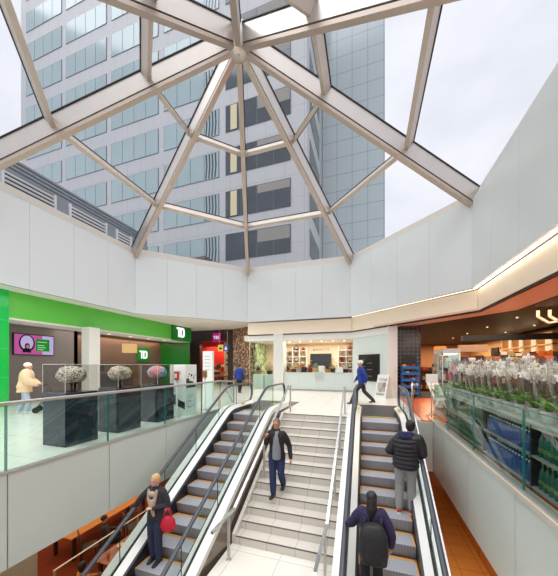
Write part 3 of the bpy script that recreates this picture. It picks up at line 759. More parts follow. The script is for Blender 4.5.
YB = 8.1; YE = 8.92
def zc(y): return 0.0 if y >= YB else max(-4.34, SL*(y - YB))
def esc(x0, x1, label, down):
    root = thing('escalator', label, 'escalator', ((x0 + x1)/2, 9, 0), local=False)
    xc = (x0 + x1)/2
    # moving steps
    for k in range(-1, 18):
        yf = YB - .4*k; z = zc(yf) if k > 0 else 0.0
        yr = yf + .4
        zl = zc(yf - .4)
        prof = [(yf, z), (yr, z), (yr, z - .3), (yf + .06, z - .3), (yf + .03, z - .2), (yf + .01, z - .1), (yf, z - .03)]
        if k == -1: prof = [(yf, z), (YE, z), (YE, z - .2), (yf, z - .2)]
        elif k == 0: prof = prof[:]
        mb = MB(); mb.prism(prof, 'x', x0 + .012, x1 - .012)
        for i in range(len(mb.f)):
            zs = [mb.v[j].z for j in mb.f[i]]; xs = [mb.v[j].x for j in mb.f[i]]
            mb.m[i] = 0 if (min(zs) > z - .001) else 1
        s_ = mb.build('step', [M['step_t'], M['step_r']], root)
        if k > 0:
            d = MB(); d.box(x0 + .02, x1 - .02, yr - .062, yr - .008, z - .002, z + .004)
            d.box(x0 + .014, x0 + .04, yf + .01, yr - .012, z - .002, z + .004); d.box(x1 - .04, x1 - .014, yf + .01, yr - .012, z - .002, z + .004)
            d.build('demarcation_line', M['amber'], s_, origin=root['_o'])
    # comb and floor plate
    MB().box(x0 + .01, x1 - .01, YE - .01, YE + .04, -.01, .014).build('comb', M['yellow'], root)
    MB().box(x0 - .42, x1 + .42, YE + .04, 11.6, -.03, .012).build('floor_plate', M['plate'], root)
    # ribbons that follow the incline: (x, dz) sections
    ys = [10.05, 9.2, 8.7, 8.5] + [8.3, 8.2, 8.1, 8.0, 7.9] + [7.5 - .5*i for i in range(14)] + [.55]
    def zs(y, up=0):   # softened break
        a = .35
        if y > YB + a: return 0.0
        if y < YB - a: return zc(y)
        t = (YB + a - y)/(2*a); return -SL*a*t*t
    def ribbon(name, sec, m, y_end=10.05):
        yy = [y for y in ys if y <= y_end]
        if y_end not in yy: yy = [y_end] + yy
        rings = [[(x, y, zs(y) + dz) for x, dz in sec] for y in yy]
        return MB().loft(rings, 0, False).build(name, m, root)
    for sg, xa in ((-1, x0), (1, x1)):
        X = lambda d: xa + sg*d
        ex = .14 if (down and sg > 0) else 0
        ribbon('skirt', [(X(.0), -.25), (X(.0), .12), (X(.035), .14), (X(.035), -.25)], M['skirt'], 9.6)
        ribbon('inner_deck', [(X(.035), .10), (X(.035), .145), (X(.16), .235), (X(.16), .10)], M['deck'], 10.0)
        ribbon('balustrade_channel', [(X(.16), .10), (X(.16), .215), (X(.225), .215), (X(.225), .10)], M['black'], 10.0)
        ribbon('outer_deck', [(X(.225), .05), (X(.225), .24), (X(.40), .235), (X(.40), .05)], M['deck'], 10.0)
        ribbon('outer_cladding', [(X(.375), .10), (X(.40), .10), (X(.40 + ex), -.95), (X(.375), -.95)], M['clad'], 8.75)
        # clear glass panels
        xm = X(.19); e = [9.75, 8.75, 7.55, 6.35, 5.15, 3.95, 2.75, 1.55, .6]
        for i, (ya, yb) in enumerate(zip(e[:-1], e[1:])):
            n = 6; yy = [ya - .006 + (yb - ya + .012)*t/n for t in range(n + 1)]
            q = MB().loft([[(xm - .006, y, zs(y) + .2), (xm + .006, y, zs(y) + .2), (xm + .006, y, zs(y) + .90), (xm - .006, y, zs(y) + .90)] for y in yy], 0, False)
            if i == 0:
                arc = [(9.75, .2)] + [(9.75 + .3*math.cos(a), .55 + .33*math.sin(a)) for a in [(-PI/2 + PI*j/10) for j in range(1, 11)]] + [(9.75, .9)]
                q.prism(arc, 'x', xm - .006, xm + .006)
            q.build('glass_panel', M['glass'], root)
            if i:
                MB().prism([(ya - .004, zs(ya) + .2), (ya + .004, zs(ya) + .2), (ya + .004, zs(ya) + .9), (ya - .004, zs(ya) + .9)], 'x', xm - .008, xm + .008).build('glass_joint', M['gasket'], root)
        # rubber handrail with the rounded newel end
        path = [(xm, 9.55, .20)] + [(xm, 9.78 + .34*math.cos(a), .56 + .36*math.sin(a)) for a in [(-PI/2 + PI*j/12) for j in range(1, 13)]]
        path += [(xm, y, zs(y) + .92) for y in ys if y < 9.7]
        MB().tube(path, .043, 10, flat=.75).build('handrail', M['rubber'], root)
        # small yellow marker by the comb
        MB().box(X(.05), X(.14), 9.0, 9.25, .232, .245).build('warning_mark', M['yellow'], root)
    # truss body under the steps
    yy = [8.6, 8.1, 7, 5, 3, .6]
    MB().loft([[(x0 - .36, y, zc(y) - .95), (x1 + .36, y, zc(y) - .95), (x1 + .36, y, zc(y) - .4), (x0 - .36, y, zc(y) - .4)] for y in yy], 0, False).build('truss', M['skirt'], root)
esc(-4.25, -3.25, 'escalator with a woman riding down, between the bank side balustrade and the stairs', True)
esc(-.16, .83, 'escalator with two dark-coated riders, between the stairs and the flower display side', False)

# glass balustrade along the bank-side concourse
bl = thing('glass_balustrade', 'clear glass balustrade with brushed steel top rail before the dark plinths', 'balustrade', (-5.17, 5, 0), local=False)
es = [-.75, .93, 2.62, 4.31, 6.0, 7.69, 8.90]
for a, b in zip(es[:-1], es[1:]):
    g = MB().box(-5.178, -5.162, a + .008, b - .008, -.02, 1.0).build('glass_panel', M['glass_teal'], bl)
    e = MB().box(-5.18, -5.16, a + .006, a + .014, -.02, 1.0); e.box(-5.18, -5.16, b - .014, b - .006, -.02, 1.0)
    e.build('glass_edge', M['glass_edge'], g, origin=bl['_o'])
mb = MB().box(-5.21, -5.13, -.75, 8.93, 1.0, 1.055, 0, .012); mb.build('top_rail', M['steel'], bl)
MB().box(-5.195, -5.145, -.75, 8.93, -.02, .02).build('base_shoe', M['steel'], bl)
MB().box(-5.13, -4.60, 8.86, 8.93, 1.0, 1.05).build('return_rail', M['steel'], bl)
MB().box(-5.13, -4.62, 8.885, 8.90, .05, 1.0).build('return_glass', M['glass_teal'], bl)
for x in (-4.62,): MB().box(x - .022, x + .022, 8.87, 8.92, 0, 1.05).build('post', M['steel'], bl)
MB().bar((-5.1, 8.9, .98), (-4.66, 8.9, .25), .02, .03, (0, 1, 0)).build('brace', M['steel'], bl)

# glass balustrade beside the flowers
br = thing('glass_balustrade', 'teal-edged glass balustrade in front of the potted orchids and bottles', 'balustrade', (1.84, 5, 0), local=False)
es = [.9, 2.5, 4.13, 5.8, 7.45, 8.80]
for a, b in zip(es[:-1], es[1:]):
    g = MB().box(1.832, 1.848, a + .008, b - .008, .02, 1.06).build('glass_panel', M['glass_teal'], br)
    e = MB().box(1.83, 1.85, a + .006, a + .014, .02, 1.06); e.box(1.83, 1.85, b - .014, b - .006, .02, 1.06); e.box(1.83, 1.85, a + .008, b - .008, 1.052, 1.062)
    e.build('glass_edge', M['glass_edge'], g, origin=br['_o'])
MB().box(1.80, 1.88, .9, 8.82, .0, .06).build('base_shoe', M['steel'], br)
MB().box(1.84, 2.45, 8.80, 8.815, .03, 1.06).build('return_glass', M['glass_teal'], br)
# tubular guard at the head of the escalator
gd = thing('guard_rail', 'bent steel tube guard with glass beside the escalator handrail end', 'guard', (1.33, 9.2, 0), local=False)
MB().tube([(1.26, 8.90, 0), (1.26, 8.90, .98), (1.275, 8.95, 1.05), (1.36, 9.55, 1.05), (1.38, 9.62, .98), (1.38, 9.62, 0)], .028, 10).build('tube_frame', M['chrome'], gd)
MB().hexa([(1.26, 8.95, .06), (1.272, 8.95, .06), (1.385, 9.58, .06), (1.373, 9.58, .06), (1.26, 8.95, 1.0), (1.272, 8.95, 1.0), (1.385, 9.58, 1.0), (1.373, 9.58, 1.0)]).build('glass_panel', M['glass'], gd)
# ================================================================== BANK SIDE CONCOURSE
# green fascia, soffit, end column (setting)
struct('trim_31', MB().box(-13.75, -13.5, 6.9, 18.55, 3.5, 4.56), M['green'])
struct('trim_32', MB().box(-14.9, -13.5, 6.9, 18.5, 3.44, 3.5), M['ceiling'])
bank_col = MB().box(-13.75, -13.42, 2.2, 6.9, 0, 4.56)
struct('wall_bank_green', bank_col, M['green_col'])
struct('wall_bank_screen', MB().box(-15.3, -15.0, 6.9, 10.7, 0, 3.5), M['taupe'])
struct('wall_bank_return', MB().box(-16.3, -15.0, 10.5, 10.7, 0, 3.5), mat('bank_dark_recess', rgb(60, 44, 36), .5))
struct('wall_bank_back', MB().box(-16.7, -16.3, 10.7, 18.5, 0, 3.5), M['brown'])
struct('wall_bank_end', MB().box(-16.7, -13.6, 18.45, 18.65, 0, 3.5), M['green_dark'])
struct('ceiling_bank', MB().box(-16.7, -13.75, 6.9, 18.5, 3.5, 3.6), mat('bank_ceiling', rgb(120, 108, 100), .7))
struct('column_bank', MB().box(-13.5, -13.0, 9.82, 10.4, 0, 3.5), M['col_white'])

def letters_TD(mb, y0, z0, h, X, depth, mi=0):
    """T whose bar runs into a square D, seen from +x; y to the right"""
    t = h*.17
    def bx(a, b, c, d): mb.box(X, X + depth, y0 + a*h, y0 + b*h, z0 + c*h, z0 + d*h, mi)
    bx(0, .52, .80, 1.0); bx(.24, .40, 0, .80)
    bx(.57, .73, 0, 1.0)
    pts = []
    o = [(.75, 1.0), (1.0, 1.0), (1.18, .86), (1.22, .7), (1.22, .3), (1.18, .14), (1.0, 0), (.75, 0)]
    i_ = [(.75, .8), (.92, .8), (1.0, .72), (1.02, .62), (1.02, .38), (1.0, .28), (.92, .2), (.75, .2)]
    for a in range(len(o) - 1):
        q = [o[a], o[a+1], i_[a+1], i_[a]]
        mb.prism([(y0 + u*h, z0 + v*h) for u, v in q], 'x', X, X + depth, mi)
s1 = thing('fascia_sign', 'square green bank sign with white TD letters at the end of the green fascia', 'sign', (-13.42, 17.2, 3.62), local=False)
MB().box(-13.5, -13.38, 16.3, 18.5, 3.46, 4.56).build('panel', M['sign_green'], s1)
mb = MB(); letters_TD(mb, 16.75, 3.72, .72, -13.38, .05); mb.build('lettering', emit_mat('lit_letter', (1, 1, .98, 1), 1.1), s1)
s2 = thing('wall_sign', 'green square sign with white TD letters on the brown wall inside the bank', 'sign', (-16.25, 16.4, 1.95), local=False)
MB().box(-16.3, -16.2, 15.95, 17.05, 1.9, 2.95).build('panel', M['sign_green'], s2)
mb = MB(); letters_TD(mb, 16.12, 2.12, .6, -16.2, .04); mb.build('lettering', emit_mat('lit_letter', (1, 1, .98, 1), 1.1), s2)
# screen on the taupe wall
tv = thing('wall_screen', 'wide advertising screen with pink and lilac portrait and green panel on bank wall', 'screen', (-14.95, 8.6, 2.1), local=False)
MB().box(-15.0, -14.92, 7.82, 9.48, 2.08, 3.06, 0, .01).build('bezel', M['black'], tv)
def em(n, c, s=.75): return emit_mat(n, c, s)
pic = MB(); X = -14.918
pic.box(X, X + .003, 7.86, 8.95, 2.12, 3.02, 0); pic.box(X, X + .003, 8.95, 9.44, 2.12, 3.02, 1)
pic.box(X + .003, X + .006, 8.68, 9.26, 2.28, 2.86, 2)
def disc(mb, cy, cz, ry, rz, x, mi, n=28, a0=0, a1=2*PI): mb.prism([(cy + ry*math.cos(a0 + (a1-a0)*i/n), cz + rz*math.sin(a0 + (a1-a0)*i/n)) for i in range(n)], 'x', x, x + .003, mi)
disc(pic, 8.33, 2.63, .31, .40, X + .003, 3); disc(pic, 8.33, 2.65, .25, .33, X + .006, 1)
disc(pic, 8.34, 2.5, .1, .13, X + .009, 3); disc(pic, 8.35, 2.47, .06, .09, X + .012, 4)
pic.prism([(8.15, 2.2), (8.5, 2.2), (8.46, 2.36), (8.38, 2.42), (8.28, 2.42), (8.18, 2.36)], 'x', X + .012, X + .015, 3)
for r_, (a, b) in enumerate(((8.75, 9.15), (8.75, 9.05), (8.75, 9.1), (8.75, 9.0))): pic.box(X + .006, X + .009, a, b, 2.70 - r_*.1 - (.06 if r_ else 0), 2.735 - r_*.1 - (.06 if r_ else 0), 5)
pic.build('picture', [em('screen_pink', rgb(206, 96, 168)), em('screen_lilac', rgb(206, 190, 236)), em('screen_green', rgb(40, 150, 48)), em('screen_black', rgb(34, 24, 44)), em('screen_skin', rgb(196, 140, 100)), em('screen_text', rgb(190, 230, 190))], tv)
# drum lamp
dl = thing('pendant_lamp', 'drum pendant lamp with warm fabric shade hanging inside the bank', 'lamp', (-15, 14.1, 2.45), local=False)
MB().lathe([(.43, 2.45), (.44, 2.47), (.44, 3.0), (.43, 3.02), (.41, 3.0), (.41, 2.47)], (-15, 14.1, 0), 28, caps=False).build('lamp_shade', emit_mat('lit_fabric', rgb(236, 190, 130), .85), dl)
MB().tube([(-15, 14.1, 2.9), (-15, 14.1, 3.5)], .01, 6).build('cord', M['black'], dl)
MB().ell((-15, 14.1, 2.75), (.08, .08, .1)).build('bulb', emit_mat('bulb', (1, .8, .5, 1), 3), dl)
# reception desk behind
ds = thing('reception_desk', 'dark reception desk with a monitor inside the bank', 'desk', (-15.3, 12.6, 0), local=False)
MB().box(-15.7, -15.0, 11.4, 14.4, 0, 1.05).build('desk_body', mat('dark_desk', rgb(52, 42, 38), .4), ds)
MB().box(-15.75, -14.95, 11.35, 14.45, 1.05, 1.1).build('desk_top', mat('desk_top', rgb(70, 58, 52), .3), ds)
m_o = thing('monitor', 'black computer monitor on the bank reception desk', 'monitor', (-15.4, 12.3, 1.1), local=False)
MB().box(-15.45, -15.41, 12.0, 12.62, 1.22, 1.6).build('screen', M['black'], m_o); MB().box(-15.5, -15.3, 12.2, 12.4, 1.1, 1.13).build('base', M['black'], m_o); MB().box(-15.45, -15.42, 12.28, 12.34, 1.12, 1.3).build('stem', M['black'], m_o)
# ceiling downlights in the bank
for y in (12, 13.5, 15, 16.5):
    o = MB().lathe([(.0001, 3.42), (.09, 3.42), (.1, 3.44), (.0001, 3.44)], (-14.3, y, 0), 16).build('downlight', emit_mat('downlight', (1, .9, .75, 1), 1.5)); tag(o, 'small round downlight in the soffit behind the green bank fascia', 'light', 'bank soffit downlights')

# three plinths with painted sculptures under acrylic
def plinth(y0, lab, lab2, cols, kind, sc):
    root = thing('display_plinth', lab, 'plinth', (-5.9, y0 + .34, 0), local=False)
    x0, x1, y1 = -6.22, -5.58, y0 + .68
    MB().box(x0, x1, y0, y1, 0, 1.06, 0, .006).build('plinth_body', M['navy'], root)
    zt = 1.62
    c = MB()
    for (a, b, c_, d_) in ((x0, x0 + .006, y0, y1), (x1 - .006, x1, y0, y1), (x0 + .006, x1 - .006, y0, y0 + .006), (x0 + .006, x1 - .006, y1 - .006, y1)): c.box(a, b, c_, d_, 1.06, zt)
    c.box(x0, x1, y0, y1, zt, zt + .006)
    cs = c.build('acrylic_case', M['acrylic'], root)
    e = MB()
    for x in (x0, x1):
        for y in (y0, y1): e.box(x - .003, x + .003, y - .003, y + .003, 1.06, zt + .006)
    for x in (x0, x1): e.box(x - .004, x + .004, y0, y1, zt, zt + .008)
    for y in (y0, y1): e.box(x0, x1, y - .004, y + .004, zt, zt + .008)
    e.build('case_edge', M['acrylic_edge'], cs, origin=root['_o'])
    sc_ = thing('sculpture', lab2, 'sculpture', (-5.9, y0 + .34, 1.062), .6)
    # a two-lobed folded form on a stem
    mb = MB(); rings = []
    nu, nv = 48, 30
    for j in range(nv + 1):
        th = PI*(.01 + .98*j/nv) - PI/2; ring = []
        for i in range(nu):
            ph = 2*PI*i/nu
            x, y, z = math.cos(th)*math.cos(ph), math.cos(th)*math.sin(ph), math.sin(th)
            f = 1 + .075*math.sin(9*ph + 4*math.sin(5*th)) * math.cos(6*th + 2*math.sin(3*ph)) - .13*math.exp(-(y*7)**2)*max(0, z + .3)
            ring.append((x*.265*f, y*.22*f, .33 + z*.205*f*(1 if z > 0 else .8)))
        rings.append(ring)
    mb.loft(rings); mb.build('painted_form', speckle_mat('painted_' + kind, cols, sc, .35, kind), sc_)
    MB().lathe([(.0001, 0), (.1, 0), (.1, .012), (.02, .02), (.02, .24), (.0001, .24)], (0, 0, 0), 14).build('stem', M['black'], sc_)
plinth(3.74, 'glossy dark navy plinth with clear case holding the grey speckled sculpture', 'pale sculpture with dense dark speckles under the nearest clear case',
       [rgb(226, 220, 204), rgb(90, 84, 78), rgb(206, 200, 184), rgb(150, 142, 130), rgb(232, 228, 214)], 'voronoi', 48)
plinth(4.92, 'glossy dark navy plinth with clear case holding the pastel patterned sculpture', 'pastel green and pink patterned sculpture under the middle clear case',
       [rgb(220, 206, 186), rgb(150, 176, 140), rgb(224, 160, 140), rgb(196, 204, 180), rgb(120, 150, 150), rgb(230, 214, 190)], 'voronoi', 20)
plinth(6.18, 'glossy dark navy plinth with clear case holding the pink and blue sculpture', 'pink and sky blue painted sculpture under the clear case next to the white kiosk',
       [rgb(230, 150, 160), rgb(238, 190, 186), rgb(120, 196, 226), rgb(60, 150, 210), rgb(150, 214, 236)], 'noise', 3.2)
# white information kiosk with posters
ki = thing('information_kiosk', 'white boxy kiosk printed with pale blue and black posters beside the balustrade', 'kiosk', (-5.8, 7.6, 0), local=False)
x0, x1, y0, y1 = -6.1, -5.5, 7.3, 7.9
MB().box(x0, x1, y0, y1, 0, 1.63, 0, .008).build('kiosk_body', M['white'], ki)
inkb = mat('ink_cyan', rgb(120, 200, 216), .5); inkk = mat('ink_black', rgb(40, 42, 48), .5); inkg = mat('ink_grey', rgb(150, 156, 164), .5); inkp = mat('ink_pale', rgb(196, 226, 228), .5)
p = MB()   # face towards -y
yf = y0 - .002
p.box(x0 + .18, x0 + .42, yf, y0, 1.30, 1.42, 0); p.box(x0 + .2, x0 + .4, yf - .001, y0, 1.345, 1.375, 4)
for r_ in range(3): p.box(x0 + .1, x0 + .46 - .06*r_, yf, y0, 1.12 - r_*.06, 1.135 - r_*.06, 2)
p.prism([(x0 + .02, .55), (x0 + .2, .68), (x0 + .36, .5), (x0 + .58, .42), (x0 + .58, .2), (x0 + .3, .3), (x0 + .02, .42)], 'y', yf, y0, 1)
for r_ in range(4): p.box(x0 + .08, x0 + .3, yf, y0, .86 - r_*.035, .873 - r_*.035, 2)
# face towards +x
xf = x1 + .002
q = [(7.34, 1.16), (7.45, 1.2), (7.52, 1.1), (7.68, 1.08), (7.86, .93), (7.86, .88), (7.34, .88), (7.34, 1.0)]
p.prism(q, 'x', x1, xf, 1)
for (a, b, r_) in ((7.5, 1.32, .03), (7.62, 1.28, .045), (7.74, 1.2, .035), (7.45, 1.25, .02), (7.8, 1.28, .025)): p.prism([(a + r_*math.cos(t*PI/5), b + r_*math.sin(t*PI/5)) for t in range(10)], 'x', x1, xf, 1)
for r_ in range(3): p.box(x1, xf, 7.4, 7.72 - .05*r_, .64 - .05*r_, .655 - .05*r_, 2)
p.box(x1, xf, 7.4, 7.6, .44, .46, 1)
for (a, b, r_) in ((7.46, .27, .05), (7.58, .25, .04), (7.72, .28, .045)): p.prism([(a + r_*math.cos(t*PI/6), b + r_*.7*math.sin(t*PI/6)) for t in range(12)], 'x', x1, xf, 0)
p.build('poster_print', [inkb, inkk, inkg, inkp, M['white']], ki)
# tall white slab sign
sl = thing('slab_sign', 'tall narrow white slab sign standing behind the balustrade near the red shop', 'sign', (-5.95, 9.3, 0), local=False)
MB().box(-6.16, -5.72, 9.25, 9.36, 0, 2.16, 0, .006).build('slab', M['white'], sl)
p = MB()
for r_ in range(5): p.box(-6.08, -5.85 + .02*(r_ % 2), 9.247, 9.25, 1.95 - .13*r_, 1.97 - .13*r_)
p.build('print', inkg, sl)
# two slim stands with small boxes
for (x, y, lab, c) in ((-5.62, 7.04, 'slim steel stand with small red box in front of the white kiosk', rgb(196, 60, 56)), (-5.62, 8.58, 'slim steel stand with small wooden box in front of the tall white slab sign', rgb(150, 104, 66))):
    t = thing('dispenser_stand', lab, 'stand', (x, y, 0), local=False)
    MB().lathe([(.0001, 0), (.14, 0), (.14, .02), (.03, .03), (.03, 1.2), (.0001, 1.2)], (x, y, 0), 16).build('pole', M['steel'], t)
    MB().box(x - .07, x + .07, y - .05, y + .05, 1.16, 1.42, 0, .012).build('box', mat('stand_box', c, .4), t)
    MB().box(x - .045, x + .045, y - .054, y - .049, 1.21, 1.35).build('label_plate', M['white'] if c[0] > .5 else M['brown'], t)

# ---------------------------------------------------------------- red shop, mosaic wall
struct('wall_red_shop', MB().box(-17.5, -13.62, 20, 20.3, 0, 4.56).box(-10.95, -10.45, 20, 20.3, 0, 4.56).box(-13.62, -10.95, 20, 20.3, 3.65, 4.56), mat('dark_shop_frame', rgb(56, 40, 36), .4))
struct('wall_red_shop_back', MB().box(-17.5, -10.4, 22.6, 22.8, 0, 4.4), mat('red_wall', rgb(208, 34, 26), .5))
struct('wall_red_shop_side', MB().box(-11.95, -10.95, 21.2, 22.6, 0, 3.65), mat('tan_wall', rgb(206, 176, 146), .5))
mosaic = speckle_mat('brown_mosaic', [rgb(96, 64, 48), rgb(150, 112, 84), rgb(70, 46, 36), rgb(176, 140, 108), rgb(118, 84, 62), rgb(206, 178, 146)], 9, .3)
q = MB(); q.hexa([(-10.45, 20.0, 0), (-7.9, 18.6, 0), (-7.8, 18.8, 0), (-10.35, 20.3, 0), (-10.45, 20.0, 4.56), (-7.9, 18.6, 4.56), (-7.8, 18.8, 4.56), (-10.35, 20.3, 4.56)])
struct('wall_mosaic', q, mosaic)
def text_mesh(txt, size, depth, sp=1.0):
    c = bpy.data.curves.new('txt', 'FONT'); c.body = txt; c.size = size; c.extrude = depth; c.align_x = 'CENTER'; c.space_character = sp
    o = bpy.data.objects.new('txt', c); COL.objects.link(o)
    me = bpy.data.meshes.new_from_object(o.evaluated_get(bpy.context.evaluated_depsgraph_get()))
    bpy.data.objects.remove(o); return me
def text_obj(name, txt, size, depth, m, parent, loc, rot, sp=1.0):
    me = text_mesh(txt, size, depth, sp); o = link_mesh(name, me, m, parent); o.location = loc; o.rotation_euler = rot; return o
bs = thing('blade_sign', 'small pink square blade sign hanging above the red shop entrance', 'sign', (-11.7, 19.55, 3.5))
MB().box(-.36, .36, -.05, .05, 0, .76, 0, .02).build('panel', emit_mat('sign_magenta', rgb(176, 40, 120), .75), bs)
MB().box(-.03, .03, .04, .45, .4, .46).build('bracket', M['black'], bs)
text_obj('lettering', 'TBS', .36, .008, emit_mat('sign_white', (1, .9, .96, 1), 1.0), bs, (0, -.055, .26), (PI/2, 0, 0))
ws = thing('hanging_sign', 'yellow and blue square pictogram sign hanging by the red shop', 'sign', (-10.55, 18.6, 2.7))
p = MB(); p.box(-.46, 0, -.03, .03, 0, .5, 0); p.box(0, .46, -.03, .03, 0, .5, 1); p.build('panel', [mat('sign_yellow', rgb(226, 200, 90), .4), mat('sign_blue', rgb(60, 70, 150), .4)], ws)
p = MB(); p.prism([(-.38, .22), (-.22, .36), (-.22, .27), (-.08, .27), (-.08, .17), (-.22, .17), (-.22, .08)], 'y', -.036, -.03, 0); p.prism([(.1, .1), (.36, .1), (.30, .3), (.23, .42), (.16, .3)], 'y', -.036, -.03, 1); p.build('pictogram', [M['black'], M['white']], ws)
for x in (-.35, .35): MB().tube([(x, 0, .5), (x, 0, 1.85)], .012, 6).build('hanger', M['steel'], ws)
# goods inside the red shop
random.seed(3)
gp = thing('shop_shelving', 'dark shelving with red and cream goods inside the red shop', 'shelving', (-12.6, 22.2, 0), local=False)
f = MB()
for z in (.05, .5, .95, 1.4): f.box(-13.7, -12.0, 21.9, 22.5, z, z + .04)
for x in (-13.7, -12.05): f.box(x, x + .05, 21.9, 22.5, 0, 1.6)
f.build('frame', M['black'], gp)
cols = [mat('goods_%d' % i, c, .5) for i, c in enumerate((rgb(206, 50, 40), rgb(230, 214, 190), rgb(180, 120, 60), rgb(70, 60, 50), rgb(226, 170, 90)))]
for z in (.54, .99, 1.44):
    for i in range(7):
        x = -13.55 + i*.22; h = random.uniform(.16, .34); o = MB().box(x - .08, x + .08, 22.0, 22.3, z, z + h, 0, .02).build('goods_box', random.choice(cols)); tag(o, 'small coloured goods box on the dark shelving in the red shop', 'box', 'goods in the red shop')
ob = thing('promotion_table', 'low table stacked with orange and red goods at the red shop entrance', 'table', (-11.7, 20.8, 0), local=False)
MB().box(-12.3, -11.1, 20.5, 21.1, .62, .68).build('tabletop', M['brown'], ob)
for x in (-12.25, -11.15):
    for y in (20.55, 21.05): MB().box(x - .03, x + .03, y - .03, y + .03, 0, .62).build('leg', M['brown'], ob)
for i in range(8):
    x = -12.15 + (i % 4)*.3; y = 20.65 + (i//4)*.28; h = random.uniform(.15, .4)
    o = MB().box(x - .1, x + .1, y - .09, y + .09, .682, .682 + h, 0, .02).build('gift_tin', cols[(i*2) % 5]); tag(o, 'coloured gift tin on the promotion table of the red shop', 'tin', 'tins on the promotion table')
p = MB()
for z, w_ in ((2.6, .2), (2.0, .3), (1.6, .36)): p.box(-11.6 - w_/2, -11.6 + w_/2, 21.17, 21.2, z, z + .16)
o = p.build('wall_lettering', M['black']); tag(o, 'dark rows of lettering on the tan wall inside the red shop', 'sign')

# ---------------------------------------------------------------- lower level dining
DW = mat('dark_chair_wood', rgb(60, 40, 34), .4)
def chair(loc, rz, lab):
    t = thing('dining_chair', lab, 'chair', loc, rz)
    MB().box(-.22, .22, -.22, .22, .43, .47, 0, .015).build('seat', DW, t)
    for x in (-.19, .19):
        MB().tube([(x, -.19, 0), (x, -.19, .43)], .018, 8).build('leg', DW, t)
        MB().tube([(x, .2, 0), (x, .2, .45), (x*1.05, .27, .95)], .018, 8).build('leg', DW, t)
    b = MB()
    for k in range(4): z = .58 + k*.11; b.box(-.2, .2, .215 + k*.014, .24 + k*.014, z, z + .055)
    b.build('backrest', DW, t)
    return t
L0 = -4.34
chair((-8.05, 6.1, L0), -.5 + PI, 'dark slat-back chair behind the lower level glass partition, nearest the grey wall')
chair((-7.65, 7.3, L0), -.5 + PI, 'dark slat-back chair behind the lower level glass partition, further along')
chair((-6.42, 4.62, L0), -.3 + PI, 'dark slat-back chair under the diner in the ochre top')
WD = mat('red_wood_top', rgb(148, 66, 36), .22, var=.2, scale=2, aniso=(8, .6, 1), coat=.4)
tb = thing('dining_table', 'long red-brown wooden table on the lower level set with glasses', 'table', (-6.45, 6.8, L0), local=False)
MB().box(-6.95, -5.7, 5.35, 8.6, L0 + .71, L0 + .75, 0, .008).build('tabletop', WD, tb)
for x in (-6.85, -5.8):
    for y in (5.5, 8.45): MB().box(x - .04, x + .04, y - .04, y + .04, L0, L0 + .71).build('leg', DW, tb)
tb2 = thing('dining_table', 'tan wooden table beyond the lower level glass partition', 'table', (-8.8, 7.2, L0), local=False)
MB().box(-9.4, -8.4, 5.8, 8.8, L0 + .71, L0 + .75, 0, .008).build('tabletop', mat('tan_wood_top', rgb(196, 130, 70), .3, var=.1, scale=2, aniso=(6, .6, 1)), tb2)
for x in (-9.3, -8.5):
    for y in (5.95, 8.65): MB().box(x - .04, x + .04, y - .04, y + .04, L0, L0 + .71).build('leg', DW, tb2)
pt = thing('glass_partition', 'low glass partition with pale top edge between lower level tables', 'partition', (-7.1, 7, L0), local=False)
MB().box(-7.11, -7.095, 4.5, 9.6, L0 + .05, L0 + 1.04).build('glass_panel', M['glass'], pt)
MB().box(-7.12, -7.085, 4.5, 9.6, L0 + 1.04, L0 + 1.06).build('top_edge', M['acrylic_edge'], pt)
for y in (4.52, 7.0, 9.58): MB().box(-7.125, -7.08, y - .02, y + .02, L0, L0 + 1.04).build('post', mat('amber_post', rgb(206, 160, 100), .4), pt)
random.seed(5)
gl = glass_mat('amber_drink_glass', rgb(240, 206, 160), .8)
for i, (x, y) in enumerate(((-6.7, 5.6), (-6.55, 5.85), (-6.75, 6.05), (-6.4, 6.2), (-6.6, 6.5), (-6.3, 5.6), (-6.2, 6.8), (-6.55, 7.2))):
    if i % 3 == 2:
        o = MB().lathe([(.0001, 0), (.07, 0), (.115, .018), (.11, .02), (.07, .008), (.0001, .008)], (x, y, L0 + .751), 18).build('plate', mat('cream_plate', rgb(226, 200, 160), .3)); tag(o, 'small cream plate on the long red-brown lower level table', 'plate', 'plates on the lower table')
    else:
        o = MB().lathe([(.0001, 0), (.035, 0), (.042, .13), (.039, .13), (.032, .01), (.0001, .01)], (x, y, L0 + .751), 14).build('drinking_glass', mat('amber_tumbler', rgb(226, 150, 80), .15)); tag(o, 'amber tumbler on the long red-brown lower level table', 'glass', 'tumblers on the lower table')
# ================================================================== GIFT SHOP (north side)
YF = 16.95
struct('ceiling_gift_shop', MB().box(-8.0, 1.3, YF, 21.0, 3.26, 3.62), mat('gift_ceiling', rgb(226, 214, 196), .6))
struct('trim_41', MB().box(-7.7, -.85, YF - .02, YF + .14, 3.24, 3.66), M['white'])
struct('wall_gift_shop_back', MB().box(-8.0, 1.3, 20.6, 20.8, 0, 3.3), mat('peach_wall', rgb(226, 198, 172), .6, var=.02))
struct('wall_gift_shop_west', MB().box(-7.9, -7.75, 18.6, 20.7, 0, 3.3), speckle_mat('green_wall_print', [rgb(150, 166, 110), rgb(190, 196, 150), rgb(120, 140, 96), rgb(220, 218, 190)], 5, .6))
struct('column_gift_shop', MB().box(-5.85, -5.2, YF - .12, YF + .5, 0, 3.66), M['col_white'])
# shop window left of the column
sw = thing('shop_window', 'tall clear shop window of the gift shop beside the white column', 'window', (-6.7, YF, 0), local=False)
for a, b in ((-7.6, -6.75), (-6.73, -5.87)): MB().box(a, b, YF, YF + .015, .02, 3.24).build('glass_panel', M['shop_glass'], sw)
MB().box(-7.62, -7.58, YF - .01, YF + .03, 0, 3.24).build('corner_post', M['steel'], sw)
